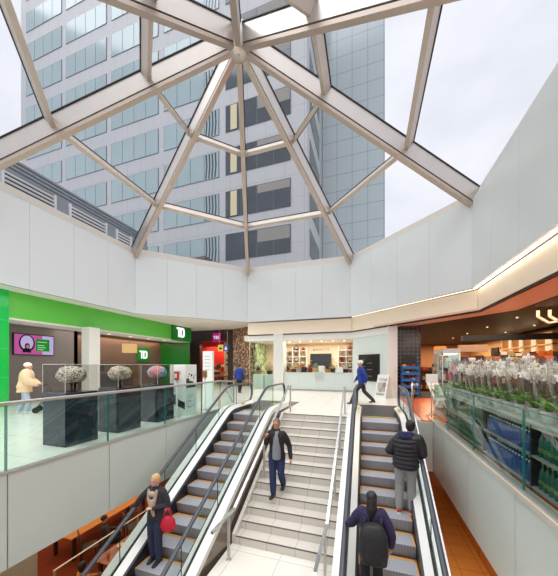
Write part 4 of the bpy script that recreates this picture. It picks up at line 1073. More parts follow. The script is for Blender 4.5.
# side display plinths with gift baskets
wick = [mat('wicker_%d' % i, c, .6, var=.2, scale=40, bump=.3) for i, c in enumerate((rgb(196, 150, 90), rgb(120, 78, 50), rgb(226, 216, 196), rgb(60, 50, 46), rgb(170, 60, 50), rgb(206, 190, 120), rgb(120, 140, 110)))]
film = M['sleeve']
def basket(loc, s, lab, grp, ci, wrap=False):
    t = thing('gift_basket', lab, 'basket', loc, random.uniform(-.4, .4), grp)
    MB().lathe([(.0001, 0), (.09*s, 0), (.12*s, .14*s), (.125*s, .14*s), (.11*s, .12*s), (.0001, .12*s)], (0, 0, 0), 14).build('basket_body', wick[ci % 7], t)
    g = MB()
    for k in range(5): a = k*1.26; g.box(.05*s*math.cos(a) - .03*s, .05*s*math.cos(a) + .03*s, .05*s*math.sin(a) - .03*s, .05*s*math.sin(a) + .03*s, .13*s, (.2 + .05*(k % 3))*s)
    g.build('goods', wick[(ci*2 + 3) % 7], t)
    if wrap: MB().lathe([(.13*s, 0), (.15*s, .2*s), (.09*s, .36*s), (.03*s, .42*s), (.08*s, .5*s)], (0, 0, 0), 12, caps=False).build('cellophane_wrap', film, t)
    else: MB().tube([(.115*s*math.cos(a), 0, .14*s + .17*s*math.sin(a)) for a in [PI*j/10 for j in range(11)]], .008*s, 6).build('handle', wick[(ci + 1) % 7], t)
    return t
random.seed(11)
for i, (x, y, h, lab) in enumerate(((-7.12, 17.6, 1.0, 'pale green display plinth behind the gift shop window, farther from the column'), (-6.28, 17.6, 1.0, 'pale green display plinth behind the gift shop window, next to the column'))):
    o = MB().box(x - .38, x + .38, y - .3, y + .3, 0, h, 0, .01).build('display_plinth', M['white']); tag(o, lab, 'plinth')
    basket((x - .1, y, h), 1.8, 'large wrapped gift basket on the pale plinth ' + ('farther from' if i == 0 else 'next to') + ' the white column', None, i, True)
# counter
ct = thing('shop_counter', 'long pale glass-fronted gift shop counter', 'counter', (-2.9, YF + .4, 0), local=False)
MB().box(-5.2, -.85, YF + .12, YF + .7, .08, 1.12).build('counter_body', M['white'], ct)
for k in range(4):
    a = -5.2 + k*1.0875; MB().box(a + .006, a + 1.0815, YF + .09, YF + .12, .1, 1.1).build('front_panel', M['frost'], ct)
MB().box(-5.22, -.83, YF + .07, YF + .75, 1.12, 1.16).build('worktop', M['frost'], ct)
MB().box(-5.2, -.85, YF + .16, YF + .7, 0, .08).build('plinth', M['steel'], ct)
labs = ('wicker gift basket standing on the pale gift shop counter')
for i in range(11):
    x = -5.0 + i*.37
    if i in (3, 6): 
        o = MB().box(x - .17, x + .17, YF + .25, YF + .5, 1.161, 1.161 + (.34 if i == 3 else .42), 0, .01).build('gift_box', M['black'] if i == 3 else M['white']); tag(o, 'black gift box on the gift shop counter' if i == 3 else 'tall white gift box on the gift shop counter', 'box')
    elif i == 9:
        o = MB().box(x - .25, x + .25, YF + .25, YF + .5, 1.161, 1.50, 0, .01).build('gift_box', M['white']); tag(o, 'wide white box near the end of the gift shop counter', 'box')
    else:
        basket((x, YF + .4, 1.161), 1.25 + .3*(i % 3), labs, 'baskets on the gift shop counter', i, i % 2 == 0)
o = thing('counter_sign', 'pale grey square notice hanging on the front of the gift shop counter', 'sign', (-2.85, YF + .06, .8), local=False)
MB().box(-3.15, -2.6, YF + .03, YF + .06, .72, 1.2).build('panel', mat('pale_grey_card', rgb(196, 204, 198), .5), o)
MB().box(-3.05, -2.7, YF + .025, YF + .03, .9, .93).build('print', M['steel'], o)
# TV on the back wall, name above
t = thing('wall_screen', 'black television screen on the peach back wall of the gift shop', 'screen', (-3.4, 20.5, 1.5), local=False)
MB().box(-4.15, -2.55, 20.48, 20.58, 1.5, 2.5, 0, .01).build('bezel', M['black'], t)
MB().box(-4.1, -2.6, 20.47, 20.48, 1.55, 2.45).build('screen', mat('dark_glass', rgb(40, 44, 48), .06), t)
nm = thing('shop_name_sign', 'small dark shop name letters on the peach wall above the television', 'sign', (-3.35, 20.58, 2.72))
text_obj('lettering', 'BASKITS', .24, .006, M['black'], nm, (0, 0, 0), (PI/2, 0, 0), 1.45)
# shelves with baskets either side
def shelf_unit(x0, lab, lab2, grp):
    s_ = thing('basket_shelving', lab, 'shelving', (x0 + .8, 20.4, 0), local=False)
    for z in (.9, 1.35, 1.8, 2.25, 2.7): MB().box(x0, x0 + 1.6, 20.1, 20.58, z, z + .03).build('shelf', M['white'], s_)
    for x in (x0 - .02, x0 + .52, x0 + 1.06, x0 + 1.6): MB().box(x, x + .03, 20.15, 20.58, .3, 3.0).build('upright', M['white'], s_)
    for z in (.93, 1.38, 1.83, 2.28, 2.73):
        for k in range(3):
            if (z > 2.7 and k == 0): continue
            basket((x0 + .28 + k*.53, 20.33, z + .001), .92 + .2*random.random(), lab2, grp, random.randrange(7), random.random() < .5)
shelf_unit(-6.0, 'white wall shelves of gift baskets next to the white column in the gift shop', 'gift basket on the wall shelves near the white column', 'baskets on the column side shelves')
shelf_unit(-2.0, 'white wall shelves of gift baskets beside the pale green glass wall', 'gift basket on the wall shelves near the pale green glass wall', 'baskets on the glass wall side shelves')
for i in range(7):
    o = MB().lathe([(.0001, 3.235), (.04, 3.235), (.05, 3.26), (.0001, 3.26)], (-5.2 + i*.75, 18.4, 0), 14).build('downlight', emit_mat('gift_downlight', (1, .9, .75, 1), 5)); tag(o, 'round downlight in a row on the gift shop ceiling', 'light', 'gift shop downlights')
# pale green glass wall on the diagonal with the dark display
A = Vector((-.85, 16.95)); B = Vector((1.05, 15.05)); d = (B - A).normalized(); n = Vector((-d.y, d.x))
if n.y < 0: n = -n
def obox(mb, s0, s1, n0, n1, z0, z1, mi=0):
    q = [A + d*s0 + n*n0, A + d*s1 + n*n0, A + d*s1 + n*n1, A + d*s0 + n*n1]
    return mb.hexa([P3(p, z0) for p in q] + [P3(p, z1) for p in q], mi)
LL = (B - A).length
struct('wall_glass_panel', obox(obox(MB(), 0, LL, .04, .2, 0, 3.3), 0, LL, 0, .04, 0, 2.55), M['frost'])
struct('trim_42', obox(MB(), 0, LL, -.02, .2, 3.24, 3.66), M['white'])
ds = thing('display_case', 'dark menu display panel set in the pale green glass wall', 'display', P3(A + d*1.3, .7), local=False)
obox(MB(), .55, 2.1, -.05, -.002, .72, 2.22).build('frame', M['gasket'], ds)
obox(MB(), .62, 2.03, -.056, -.05, .79, 2.15).build('screen', mat('menu_screen', rgb(40, 42, 44), .1, var=.2, scale=8), ds)
mb = MB()
for r_ in range(6): obox(mb, .72 + .5*(r_ % 2), 1.1 + .5*(r_ % 2), -.06, -.056, 1.9 - r_*.18, 1.925 - r_*.18)
mb.build('menu_print', mat('menu_text', rgb(150, 130, 90), .5), ds)
struct('column_corner', MB().box(1.0, 1.45, 14.95, 15.5, 0, 3.66), M['col_white'])
# A-frame sign
af = thing('sandwich_board', 'white sandwich board with a food photo standing before the corner column', 'sign', (.78, 14.35, 0), math.radians(-38))
for q, nmn in ((-1, 'front_panel'), (1, 'rear_panel')):
    mb = MB(); mb.hexa([(-.31, q*.34 - .015, .0), (.31, q*.34 - .015, .0), (.31, q*.34 + .015, .0), (-.31, q*.34 + .015, .0), (-.31, q*.03 - .015, 1.15), (.31, q*.03 - .015, 1.15), (.31, q*.03 + .015, 1.15), (-.31, q*.03 + .015, 1.15)])
    fp = mb.build(nmn, M['white'], af)
    if q < 0:
        def P(u, v): return (u, -.34 + .31*v/1.15 - .018, v)
        def patch(u0, u1, v0, v1, m_, nm_):
            a, b, c, e = P(u0, v0), P(u1, v0), P(u1, v1), P(u0, v1); k = .004
            MB().hexa([a, b, (b[0], b[1] + k, b[2]), (a[0], a[1] + k, a[2]), e, c, (c[0], c[1] + k, c[2]), (e[0], e[1] + k, e[2])]).build(nm_, m_, fp)
        patch(-.25, .25, .12, 1.08, M['white'], 'poster')
        patch(-.23, .23, .3, .78, speckle_mat('food_photo', [rgb(226, 180, 90), rgb(196, 90, 50), rgb(240, 220, 180), rgb(130, 150, 60), rgb(160, 60, 40)], 9, .4), 'photo')
        patch(-.23, .23, .84, .98, M['taupe'], 'headline'); patch(-.23, .23, .15, .25, M['black'], 'footer')
# ================================================================== FOOD MARKET (east side)
struct('ceiling_soffit', MB().prism([(3.95, 11.9), (3.95, 0), (5.3, 0), (5.3, 12.4), (1.6, 16.4), (.3, 15.5)], 'z', 3.66, 3.74), M['terra'])
struct('ceiling_market', MB().prism([(5.3, 0), (14, 0), (14, 34), (1.4, 34), (1.4, 16.4), (1.6, 16.4), (5.3, 12.4)], 'z', 3.64, 3.74), M['dark_ceiling'])
struct('column_tiled', MB().box(1.5, 2.6, 15.5, 16.5, 0, 3.64), grid_mat('black_wall_tile', rgb(30, 28, 28), rgb(120, 112, 102), (.2, .2, .2), .018, .15, var=.3, scale=2))
wood = mat('warm_wood_wall', rgb(222, 168, 112), .45, var=.12, scale=1.5, aniso=(1, .4, 3))
struct('wall_market_east', MB().box(9.6, 9.8, 8, 34, 0, 3.64), wood)
struct('wall_market_north', MB().box(1.4, 9.8, 31, 31.2, 0, 3.64), mat('market_end_wall', rgb(190, 130, 86), .6))
struct('wall_market_west', MB().box(1.4, 1.5, 16.5, 31, 0, 3.64), mat('market_side_wall', rgb(130, 92, 66), .6))
bm_ = MB().box(5.0, 9.6, 17.4, 17.7, 2.95, 3.25); o = bm_.build('trim_51', M['gasket']); o['kind'] = 'structure'
# lit niche shelves on the wall
nl = emit_mat('niche_glow', (1, .74, .42, 1), 1.0)
nu = thing('niche_shelving', 'warmly lit niche shelving on the wooden market wall', 'shelving', (9.45, 20, 0), local=False)
for y in (17.9, 19.3, 20.7, 22.1, 23.5): MB().box(9.2, 9.6, y, y + .12, 1.9, 3.4).build('upright', wood, nu)
for z in (2.0, 2.72, 3.4): MB().box(9.2, 9.6, 17.9, 23.6, z, z + .06).build('shelf', wood, nu)
for k in range(4): MB().box(9.56, 9.6, 18.05 + 1.4*k, 19.28 + 1.4*k, 2.06, 2.7).build('lit_back', nl, nu); MB().box(9.56, 9.6, 18.05 + 1.4*k, 19.28 + 1.4*k, 2.8, 3.38).build('lit_back', nl, nu)
random.seed(21)
for k in range(4):
    for j in range(2):
        y = 18.4 + 1.4*k + .5*j; o = MB().lathe([(.0001, 0), (.07, 0), (.08, .2), (.03, .3), (.035, .38), (.0001, .38)], (9.35, y, 2.061), 10).build('jar', mat('dark_jar', rgb(90, 56, 36), .3)); tag(o, 'dark jar on the lit niche shelving of the market', 'jar', 'jars in the lit niche')
wd = thing('wall_panel', 'tall dark doorway-like panel with small white notice on the wooden market wall', 'panel', (9.55, 25.5, 0), local=False)
MB().box(9.5, 9.6, 25.0, 26.2, .0, 3.0).build('panel', M['gasket'], wd); MB().box(9.5, 9.6, 24.2, 24.6, 1.6, 3.0).build('notice_board', mat('notice_red', rgb(120, 56, 34), .5), wd); MB().box(9.48, 9.5, 24.3, 24.5, 2.2, 2.8).build('notice', M['cream'], wd)
# geometric light fixture
zf = thing('pendant_fixture', 'pale zigzag linear light fixture under the dark market ceiling', 'lamp', (6.2, 12, 3.2), local=False)
le = mat('fixture_white', rgb(240, 220, 196), .4)
for i in range(3):
    o_ = i*.33
    mb = MB(); pts = [(5.75 + o_, 12.0, 3.55), (5.75 + o_, 12.0, 3.32), (6.05 + o_, 12.0, 3.1), (6.75 + o_, 12.0, 3.22)]
    for a, b in zip(pts[:-1], pts[1:]): mb.bar(a, b, .07, .07, (0, 1, 0))
    mb.build('light_bar', le, zf)
    MB().tube([(5.75 + o_, 12.0, 3.55), (5.75 + o_, 12.0, 3.64)], .012, 6).build('hanger', M['black'], zf)
for i in range(10):
    x = 6 + (i % 2)*2.0; y = 11 + (i//2)*3.0
    o = MB().lathe([(.0001, 3.59), (.035, 3.59), (.05, 3.64), (.0001, 3.64)], (x, y, 0), 12).build('spotlight', emit_mat('market_spot', (1, .8, .55, 1), 1.1)); tag(o, 'small warm spotlight on the dark market ceiling', 'light', 'market ceiling spotlights')
# --- shelf runs with goods
gcol = [mat('packet_%d' % i, c, .45) for i, c in enumerate((rgb(200, 50, 40), rgb(230, 170, 60), rgb(236, 226, 206), rgb(120, 70, 40), rgb(60, 90, 60), rgb(210, 110, 50), rgb(70, 50, 44), rgb(180, 150, 110)))]
def gondola(x0, x1, y, h, lab, lab2, grp, n, metal=None, rows=3):
    t = thing('shelf_unit', lab, 'shelving', ((x0 + x1)/2, y, 0), local=False); m_ = metal or M['gasket']
    MB().box(x0, x1, y + .38, y + .42, 0, h).build('back_panel', m_, t)
    zs_ = [.1 + (h - .35)*k/(rows - 1) for k in range(rows)]
    for z in zs_: MB().box(x0, x1, y, y + .38, z, z + .03).build('shelf', m_, t)
    for x in (x0, x1 - .03): MB().box(x, x + .03, y, y + .42, 0, h).build('end_panel', m_, t)
    w_ = (x1 - x0 - .1)/n
    for z in zs_:
        for i in range(n):
            hh = random.uniform(.14, .27); xx = x0 + .05 + w_*(i + .5)
            o = MB().box(xx - w_*.42, xx + w_*.42, y + .06, y + .3, z + .031, z + .031 + hh, 0, .012).build('packet', random.choice(gcol)); tag(o, lab2, 'packet', grp)
gondola(3.4, 6.4, 12.2, 1.95, 'dark shelf run of coloured packets straight behind the orchids', 'coloured packet on the dark shelf run behind the orchids', 'packets behind the orchids', 11)
gondola(6.0, 9.3, 15.6, 2.25, 'long dark shelf run of packets in front of the lit niches', 'coloured packet on the long shelf run before the lit niches', 'packets before the niches', 11)
gondola(4.2, 8.6, 20.5, 1.7, 'far dark shelf run of packets deep in the market', 'coloured packet on the far shelf run deep in the market', 'packets deep in the market', 12)
gondola(2.9, 4.3, 19.2, 1.5, 'brown bakery shelf seen through the market entrance', 'orange-brown bakery packet on the shelf by the market entrance', 'bakery packets', 7, mat('bakery_wood', rgb(120, 70, 40), .5))
# red sale banner and grey sign box
o = MB().box(3.8, 4.9, 13.8, 13.9, 2.2, 2.5).build('aisle_sign', mat('aisle_sign_tan', rgb(186, 150, 124), .5)); tag(o, 'tan hanging aisle sign box behind the orchids', 'sign')
pl = thing('pendant_lamp', 'orange drum lamp glowing above the fridge cabinet', 'lamp', (3.3, 14.5, 2.5), local=False)
MB().lathe([(.20, 2.12), (.26, 2.15), (.26, 2.47), (.22, 2.5)], (3.25, 14.5, 0), 24, caps=False).build('lamp_shade', emit_mat('orange_shade', (1, .34, .07, 1), .9), pl); MB().tube([(3.25, 14.5, 2.4), (3.25, 14.5, 3.64)], .012, 6).build('cord', M['black'], pl)
# --- fridge cabinet
fx0, fx1, fy0, fy1 = 2.32, 2.80, 9.95, 11.2
fr = thing('fridge_cabinet', 'tall glass-doored refrigerated cabinet stocked with drinks near the market entrance', 'fridge', ((fx0 + fx1)/2, 10.6, 0), local=False)
MB().box(fx0 + .02, fx1, fy0 + .02, fy1 - .02, .0, .2).build('base', M['steel'], fr); MB().box(fx0, fx1, fy0, fy1, 2.0, 2.14).build('top', M['steel'], fr); MB().box(fx1 - .04, fx1, fy0, fy1, .2, 2.0).build('back_panel', M['white'], fr)
for z in (.25, .68, 1.1, 1.52): MB().box(fx0 + .05, fx1 - .04, fy0 + .03, fy1 - .03, z, z + .02).build('shelf', M['chrome'], fr)
for (a, b) in ((fy0, (fy0 + fy1)/2 - .005), ((fy0 + fy1)/2 + .005, fy1)):
    dmb = MB(); dmb.box(fx0 - .03, fx0, a, a + .04, .2, 2.0); dmb.box(fx0 - .03, fx0, b - .04, b, .2, 2.0); dmb.box(fx0 - .03, fx0, a, b, .2, .26); dmb.box(fx0 - .03, fx0, a, b, 1.94, 2.0)
    dd = dmb.build('door', M['chrome'], fr); MB().box(fx0 - .02, fx0 - .01, a + .04, b - .04, .26, 1.94).build('door_glass', M['shop_glass'], dd, origin=fr['_o'])
    MB().box(fx0 - .07, fx0 - .05, b - .1, b - .075, .8, 1.4).build('handle', M['steel'], dd, origin=fr['_o'])
MB().box(fx0 + .02, fx1 - .04, fy0, fy0 + .015, .2, 2.0).build('side_glass', M['shop_glass'], fr)
o = MB().box(fx0 + .06, fx1 - .06, fy0 + .06, fy1 - .06, 1.96, 1.99).build('fridge_light', emit_mat('fridge_tube', (.95, 1, .98, 1), 1.6), fr)
for z in (.27, .70, 1.12, 1.54):
    for i in range(8):
        y = fy0 + .12 + i*.145; o = MB().box(fx0 + .1, fx0 + .3, y - .05, y + .05, z + .001, z + random.uniform(.2, .32), 0, .02).build('drink_carton', [gcol[0], gcol[2], M['white'], gcol[5]][random.randrange(4)]); tag(o, 'red or white drink carton inside the glass-doored fridge cabinet', 'carton', 'cartons in the fridge cabinet')
# --- blue rack
rk = thing('display_rack', 'blue wire display rack of snacks in front of the black tiled column', 'rack', (2.0, 14.9, 0), local=False)
blue = mat('blue_rack', rgb(30, 110, 190), .4)
for x in (1.65, 2.4):
    for y in (14.7, 15.2): MB().box(x - .015, x + .015, y - .015, y + .015, 0, 1.62).build('upright', blue, rk)
for z in (.2, .52, .84, 1.16, 1.46):
    MB().box(1.64, 2.41, 14.7, 15.2, z, z + .02).build('shelf', blue, rk); MB().box(1.64, 2.41, 14.68, 14.70, z - .02, z + .10).build('shelf_edge', blue, rk)
    for i in range(5):
        o = MB().box(1.70 + i*.14, 1.82 + i*.14, 14.78, 15.1, z + .021, z + .021 + random.uniform(.12, .2), 0, .02).build('snack_bag', [M['white'], gcol[6], gcol[0], gcol[4], gcol[1]][random.randrange(5)]); tag(o, 'snack bag on the blue wire display rack', 'packet', 'snacks on the blue rack')
o = MB().box(1.78, 2.35, 15.44, 15.5, 1.7, 2.1).build('menu_board', mat('dark_menu', rgb(40, 40, 40), .4)); tag(o, 'dark menu board on the black tiled column above the blue rack', 'sign')
o = MB().box(1.47, 1.5, 15.5, 16.0, 1.4, 2.0).build('poster', speckle_mat('poster_print', [rgb(230, 200, 140), rgb(190, 110, 60), rgb(240, 230, 210), rgb(120, 80, 50)], 9, .5)); tag(o, 'colourful food poster on the side of the black tiled column', 'poster')
# --- sign stand and easel at the entrance
ss = thing('sign_stand', 'blank white sign board on a slim stand at the market entrance', 'sign', (1.86, 9.3, 0), local=False)
MB().box(1.70, 2.02, 9.28, 9.31, 1.08, 1.34, 0, .005).build('board', M['white'], ss); MB().tube([(1.86, 9.32, .02), (1.86, 9.32, 1.2)], .014, 8).build('pole', M['steel'], ss)
for a in (0, 2*PI/3, 4*PI/3): MB().tube([(1.86, 9.32, .12), (1.86 + .25*math.cos(a), 9.32 + .25*math.sin(a), .015)], .012, 6).build('leg', M['steel'], ss)
ea = thing('easel_sign', 'tilted white poster with a green picture on a thin easel behind the balustrade end', 'sign', (2.06, 9.85, 0), .2)
MB().hexa([(-.05, -.1, .5), (.3, -.1, .5), (.3, -.07, .5), (-.05, -.07, .5), (-.22, .1, 1.08), (.13, .1, 1.08), (.13, .13, 1.08), (-.22, .13, 1.08)]).build('board', M['white'], ea)
MB().hexa([(.0, -.102, .6), (.24, -.102, .6), (.24, -.09, .6), (.0, -.09, .6), (-.13, .05, .95), (.11, .05, .95), (.11, .07, .95), (-.13, .07, .95)]).build('picture', speckle_mat('green_photo', [rgb(90, 140, 80), rgb(190, 200, 150), rgb(60, 100, 60), rgb(230, 220, 190)], 12, .5), ea)
for a, b in (((.1, -.1, .52), (-.35, -.35, .01)), ((.2, -.1, .52), (.3, -.3, .01)), ((.0, .1, .9), (.1, .35, .01))): MB().tube([a, b], .011, 6).build('leg', M['white'], ea)
o = MB().box(2.3, 4.0, 15.0, 17.6, 0.001, .014).build('entrance_mat', mat('dark_mat', rgb(70, 62, 58), .9)); tag(o, 'dark entrance mat leading into the market', 'mat')

# --- flower counter: refrigerated shelf run behind the balustrade
fc = thing('flower_counter', 'low white-topped display counter carrying the orchids behind the glass balustrade', 'counter', (2.35, 5.3, 0), local=False)
CY0, CY1 = 1.6, 8.3
MB().box(1.98, 2.75, CY0, CY1, .84, .885, 0, .008).build('worktop', mat('grey_worktop', rgb(176, 176, 170), .35), fc)
MB().box(2.68, 2.74, CY0, CY1, 0, .84).build('back_panel', mat('navy_back', rgb(34, 44, 74), .5), fc)
for z in (.03, .43): MB().box(2.0, 2.68, CY0, CY1, z, z + .025).build('shelf', mat('pale_shelf_%d' % int(z*100), rgb(150, 150, 146), .4), fc)
for y in (CY0, 4.32, 5.85, CY1 - .03): MB().box(2.0, 2.7, y, y + .03, 0, .84).build('divider', M['gasket'], fc)
MB().box(2.0, 2.03, CY0, CY1, .80, .84).build('front_edge', M['terra'], fc)
# bottles
gb = mat('green_bottle_glass', rgb(10, 84, 62), .08, var=.1, coat=.5); capm = mat('gold_cap', rgb(206, 186, 90), .3, .6); bl_ = mat('blue_bottle', rgb(34, 70, 140), .12, coat=.5); lb_ = mat('bottle_label', rgb(96, 116, 60), .5)
b0 = thing('green_bottle', 'green glass bottle with gold cap', 'bottle')
MB().lathe([(.0001, 0), (.042, 0), (.045, .01), (.045, .19), (.035, .235), (.016, .275), (.015, .315), (.0001, .315)], (0, 0, 0), 12).build('bottle_body', gb, b0)
MB().lathe([(.0001, .312), (.0175, .312), (.0175, .34), (.0001, .34)], (0, 0, 0), 10).build('cap', capm, b0)
MB().lathe([(.0458, .07), (.0458, .12)], (0, 0, 0), 12, caps=False).build('label', lb_, b0)
b1 = thing('water_bottle', 'blue plastic water bottle', 'bottle')
MB().lathe([(.0001, 0), (.036, 0), (.038, .01), (.036, .08), (.038, .16), (.03, .2), (.013, .23), (.013, .25), (.0001, .25)], (0, 0, 0), 10).build('bottle_body', bl_, b1)
MB().lathe([(.0001, .248), (.015, .248), (.015, .27), (.0001, .27)], (0, 0, 0), 8).build('cap', M['white'], b1)
first = {0: True, 1: True}
def put(proto, key, x, y, z, lab, grp):
    if first[key]:
        first[key] = False; proto.location = (x, y, z); proto['label'] = lab; proto['group'] = grp; kids_ = None; TREE[proto.name] = [(c, []) for c in kids(proto)]
    else: copy_thing(proto, (x, y, z), 0, lab, grp)
for (z, nm_) in ((.056, 'lower'), (.456, 'upper')):
    for r_ in range(2):
        for i in range(17):
            y = 2.6 + i*.102
            put(b0, 0, 2.08 + r_*.12 + random.uniform(-.006, .006), y, z, 'gold-capped green bottle on the %s shelf, in the bay nearest the viewer' % nm_, 'green bottles, near bay, %s shelf' % nm_)
    for r_ in range(2):
        for i in range(16):
            put(b1, 1, 2.07 + r_*.12, 4.42 + i*.088, z, 'blue water bottle on the %s shelf of the middle bay under the orchids' % nm_, 'water bottles, %s shelf' % nm_)
    for i in range(20):
        put(b0, 0, 2.08, 5.98 + i*.11, z, 'gold-capped green bottle on the %s shelf, in the bay farthest from the viewer' % nm_, 'green bottles, far bay, %s shelf' % nm_)

# --- orchids
leafm = mat('orchid_leaf', rgb(112, 160, 62), .35, var=.25, scale=4); stemm = mat('orchid_stem', rgb(96, 104, 50), .5); potm = mat('white_pot', rgb(236, 234, 228), .3); soil = mat('bark', rgb(90, 66, 48), .9)
petal = {'white': mat('white_petal', rgb(244, 240, 228), .5, var=.04), 'blush': mat('blush_petal', rgb(240, 206, 216), .5, var=.08), 'yellow': mat('yellow_petal', rgb(236, 206, 70), .5, var=.1), 'purple': mat('purple_petal', rgb(176, 110, 176), .5, var=.12)}
lipm = mat('petal_throat', rgb(226, 200, 110), .5)
def flower(mb, c, R, s):
    for k in range(5):
        a = PI/2 + k*2*PI/5; w_ = .55 if k in (0, 2, 3) else .8
        o_ = Vector((math.cos(a), 0, math.sin(a))); t_ = Vector((-math.sin(a), 0, math.cos(a)))
        ring = []
        P_ = [Vector((0, -.004, 0)), o_*.45*s - t_*w_*.42*s + Vector((0, -.006*1, 0)), o_*.85*s - t_*w_*.30*s, o_*1.0*s, o_*.85*s + t_*w_*.30*s, o_*.45*s + t_*w_*.42*s]
        top = [R @ (p + Vector((0, -.12*s*(p.length/s)**2, 0))) + c for p in P_]; bot = [R @ (p + Vector((0, .004 - .12*s*(p.length/s)**2, 0))) + c for p in P_]
        mb.loft([bot, top], 0, False)
    mb.ell(c + R @ Vector((0, -.012, -.006)), (.010, .012, .012), 6, 4, 1)
def orchid(kind, seed):
    random.seed(seed)
    t = thing('potted_orchid', 'potted orchid', 'plant')
    MB().lathe([(.0001, 0), (.058, 0), (.082, .13), (.086, .135), (.086, .145), (.076, .145), (.072, .125), (.0001, .125)], (0, 0, 0), 18).build('pot', potm, t)
    MB().lathe([(.0001, .126), (.07, .126), (.0001, .135)], (0, 0, 0), 12).build('bark', soil, t)
    for k in range(5):
        a = k*2*PI/5 + random.uniform(-.4, .4); L_ = random.uniform(.2, .29); w_ = random.uniform(.042, .058); up = random.uniform(.7, 1.3)
        o_ = Vector((math.cos(a), math.sin(a), 0)); s_ = Vector((-math.sin(a), math.cos(a), 0)); rings = []
        for j in range(8):
            u = j/7; c = o_*(L_*u*math.cos(up*(1 - .5*u))) + Vector((0, 0, .13 + L_*math.sin(up)*u*(1.25 - .5*u))); ww = w_*math.sin(PI*min(.97, max(.08, u*.9 + .1)))**.6
            rings.append([c - s_*ww + Vector((0, 0, .006)), c + Vector((0, 0, -.006)), c + s_*ww + Vector((0, 0, .006)), c + Vector((0, 0, .002))])
        MB().loft(rings, 0, True).build('leaf', leafm, t)
    for q in (-1, 1):
        mb = MB(); base = Vector((q*.015, 0, .13)); top = Vector((q*.05, random.uniform(-.03, .03), random.uniform(.64, .72)))
        tip = top + Vector((q*random.uniform(.05, .12), random.uniform(-.1, .05), random.uniform(-.02, .06)))
        mb.tube([base, base*.5 + top*.5 + Vector((0, .01, 0)), top, tip], .005, 6); mb.tube([base + Vector((.012, 0, 0)), top + Vector((.012, 0, .02))], .003, 5)
        mb.build('stem', stemm, t)
        fl = MB()
        for k in range(12):
            u = k/11; p = (top + (base - top)*.22)*(1 - u) + tip*u + Vector((random.uniform(-.06, .06), random.uniform(-.06, .06), random.uniform(-.04, .05)))
            R = Matrix.Rotation(random.uniform(-2.4, .6), 3, 'Z') @ Matrix.Rotation(random.uniform(-.3, .3), 3, 'X')
            flower(fl, p, R, random.uniform(.058, .07))
        fl.build('blossoms', [petal[kind], lipm], t)
    rings = []
    for (r, z) in ((.078, .10), (.105, .2), (.135, .38), (.165, .58), (.175, .80)):
        rings.append([(r*(1 + .07*math.sin(7*a + z*9))*math.cos(a), r*(1 + .07*math.sin(7*a + z*9))*math.sin(a), z + (.03*math.sin(5*a) if z > .7 else 0)) for a in [2*PI*i/28 for i in range(28)]])
    MB().loft(rings, 0, True, False).build('plastic_sleeve', film, t)
    return t
PR = {'white': [orchid('white', 1), orchid('white', 2)], 'blush': [orchid('blush', 3)], 'yellow': [orchid('yellow', 4)], 'purple': [orchid('purple', 5)]}
used = set()
ordn = ['first', 'second', 'third', 'fourth', 'fifth', 'sixth', 'seventh', 'eighth', 'ninth', 'tenth', 'eleventh', 'twelfth', 'thirteenth', 'fourteenth', 'fifteenth']
front = ['purple', 'white', 'white', 'white', 'white', 'white', 'white', 'white', 'white', 'white', 'white', 'white', 'blush', 'white']
back = ['white', 'white', 'white', 'yellow', 'white', 'white', 'white', 'white', 'white', 'white', 'white', 'white', 'white', 'blush']
random.seed(99)
for row, (kinds, x, yo) in enumerate(((front, 2.14, 3.55), (back, 2.46, 3.72))):
    for i, kd in enumerate(kinds):
        pr = PR[kd][i % len(PR[kd])]; y = yo + i*.335
        lab = '%s orchid in white pot, %s from the near end of the %s row' % (kd, ordn[i], 'front' if row == 0 else 'back')
        loc = (x + random.uniform(-.02, .02), y, .886); rz = random.uniform(-.8, .8)
        sc = random.uniform(.93, 1.06)
        if pr.name not in used:
            used.add(pr.name); TREE[pr.name] = [(c, []) for c in kids(pr)]
            pr.location = loc; pr.rotation_euler = (0, 0, rz); pr['label'] = lab; pr['group'] = 'potted orchids on the counter'; pr.scale = (sc,)*3
        else: copy_thing(pr, loc, rz, lab, 'potted orchids on the counter', sc)
# ================================================================== LIGHT, SKY, CAMERA
def area(name, loc, rot, sx, sy, power, col=(1, 1, 1), spread=PI):
    l = bpy.data.lights.new(name, 'AREA'); l.shape = 'RECTANGLE'; l.size = sx; l.size_y = sy; l.energy = power; l.color = col; l.spread = spread
    o = bpy.data.objects.new(name, l); COL.objects.link(o); o.location = loc; o.rotation_euler = rot; return o
WARM = (1, .78, .55); NEUT = (1, .94, .86)
area('bank_light', (-15, 13.5, 3.4), (0, 0, 0), 2.5, 8, 110, NEUT)
area('bank_wall_wash', (-16.1, 14.5, 3.45), (0, 0, 0), .2, 7.5, 40, (1, .66, .36))
area('concourse_fill', (-9.5, 3.5, 4.5), (0, 0, 0), 6, 10, 260, (1, .97, .93))  # added fill over the concourse, no fitting modelled
area('concourse_fill_north', (-9.5, 15.5, 4.5), (0, 0, 0), 3, 5, 90, (1, .97, .93))  # second added fill, towards the red shop
area('red_shop_light', (-13.2, 21.5, 3.4), (0, 0, 0), 3, 2, 80, WARM)
area('gift_shop_light', (-3.5, 18.6, 3.2), (0, 0, 0), 5.5, 2.5, 230, (1, .88, .72))
area('gift_window_fill', (-6.8, 17.9, 3.2), (0, 0, 0), 1.4, 1, 45, (1, .92, .8))  # extra fill added to brighten the plinths behind the window
area('market_light', (5.5, 16, 3.55), (0, 0, 0), 4, 12, 520, (1, .78, .54))
area('market_light_far', (6.5, 26, 3.55), (0, 0, 0), 4, 6, 520, (1, .78, .5))
area('market_light_near', (3.6, 6, 3.5), (0, 0, 0), 1.6, 8, 90, (1, .82, .62))
area('lower_light_west', (-8.5, 6, -1.5), (0, 0, 0), 5, 10, 220, (1, .76, .5))
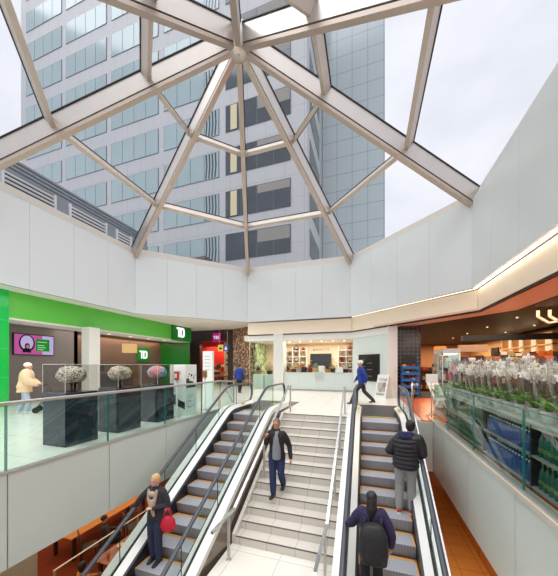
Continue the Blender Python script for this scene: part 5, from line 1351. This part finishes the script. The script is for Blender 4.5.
area('lower_light_east', (1.9, 5, -1.5), (0, 0, 0), .8, 8, 130, (1, .78, .5))
for (x, y, z) in ((9.2, 19, 3.1), (9.2, 22, 3.1)):
    area('niche_light', (x - .3, y, z), (0, .6, 0), .3, 2.2, 30, (1, .75, .45))
s = bpy.data.lights.new('daylight', 'SUN'); s.energy = 3.7; s.angle = math.radians(80); s.color = (1, .98, .96)
so = bpy.data.objects.new('daylight', s); COL.objects.link(so); so.location = (0, 0, 40); so.rotation_euler = (math.radians(1), math.radians(-6), 0)

w = bpy.data.worlds.new('sky'); SC.world = w; w.use_nodes = True
nt = w.node_tree; nt.nodes.clear(); N = nt.nodes.new; L = nt.links.new
out = N('ShaderNodeOutputWorld'); bg = N('ShaderNodeBackground'); tc = N('ShaderNodeTexCoord'); nz = N('ShaderNodeTexNoise')
mp = N('ShaderNodeMapping'); mp.inputs['Scale'].default_value = (1, 1, 2.2)
nz.inputs['Scale'].default_value = 2.2; nz.inputs['Detail'].default_value = 5; nz.inputs['Roughness'].default_value = .55
r = N('ShaderNodeValToRGB'); r.color_ramp.elements[0].position = .36; r.color_ramp.elements[0].color = rgb(222, 226, 236); r.color_ramp.elements[1].position = .62; r.color_ramp.elements[1].color = rgb(240, 242, 247)
L(tc.outputs['Generated'], mp.inputs[0]); L(mp.outputs[0], nz.inputs['Vector']); L(nz.outputs[0], r.inputs[0]); L(r.outputs[0], bg.inputs[0]); bg.inputs[1].default_value = 1.09
L(bg.outputs[0], out.inputs[0])

cam = bpy.data.cameras.new('camera'); co = bpy.data.objects.new('camera', cam); COL.objects.link(co)
co.location = (0, 0, 1.6); co.rotation_euler = (PI/2, 0, math.radians(18))
cam.sensor_fit = 'HORIZONTAL'; cam.sensor_width = 36; cam.lens = 36*272/558; cam.shift_y = 77.5/558; cam.clip_end = 300; cam.clip_start = .05
SC.camera = co
SC.view_settings.view_transform = 'Standard'; SC.view_settings.look = 'None'; SC.view_settings.exposure = 0.09; SC.view_settings.gamma = 1.0; SC.view_settings.use_curve_mapping = False
SC.cycles.transparent_max_bounces = 24; SC.cycles.max_bounces = 8
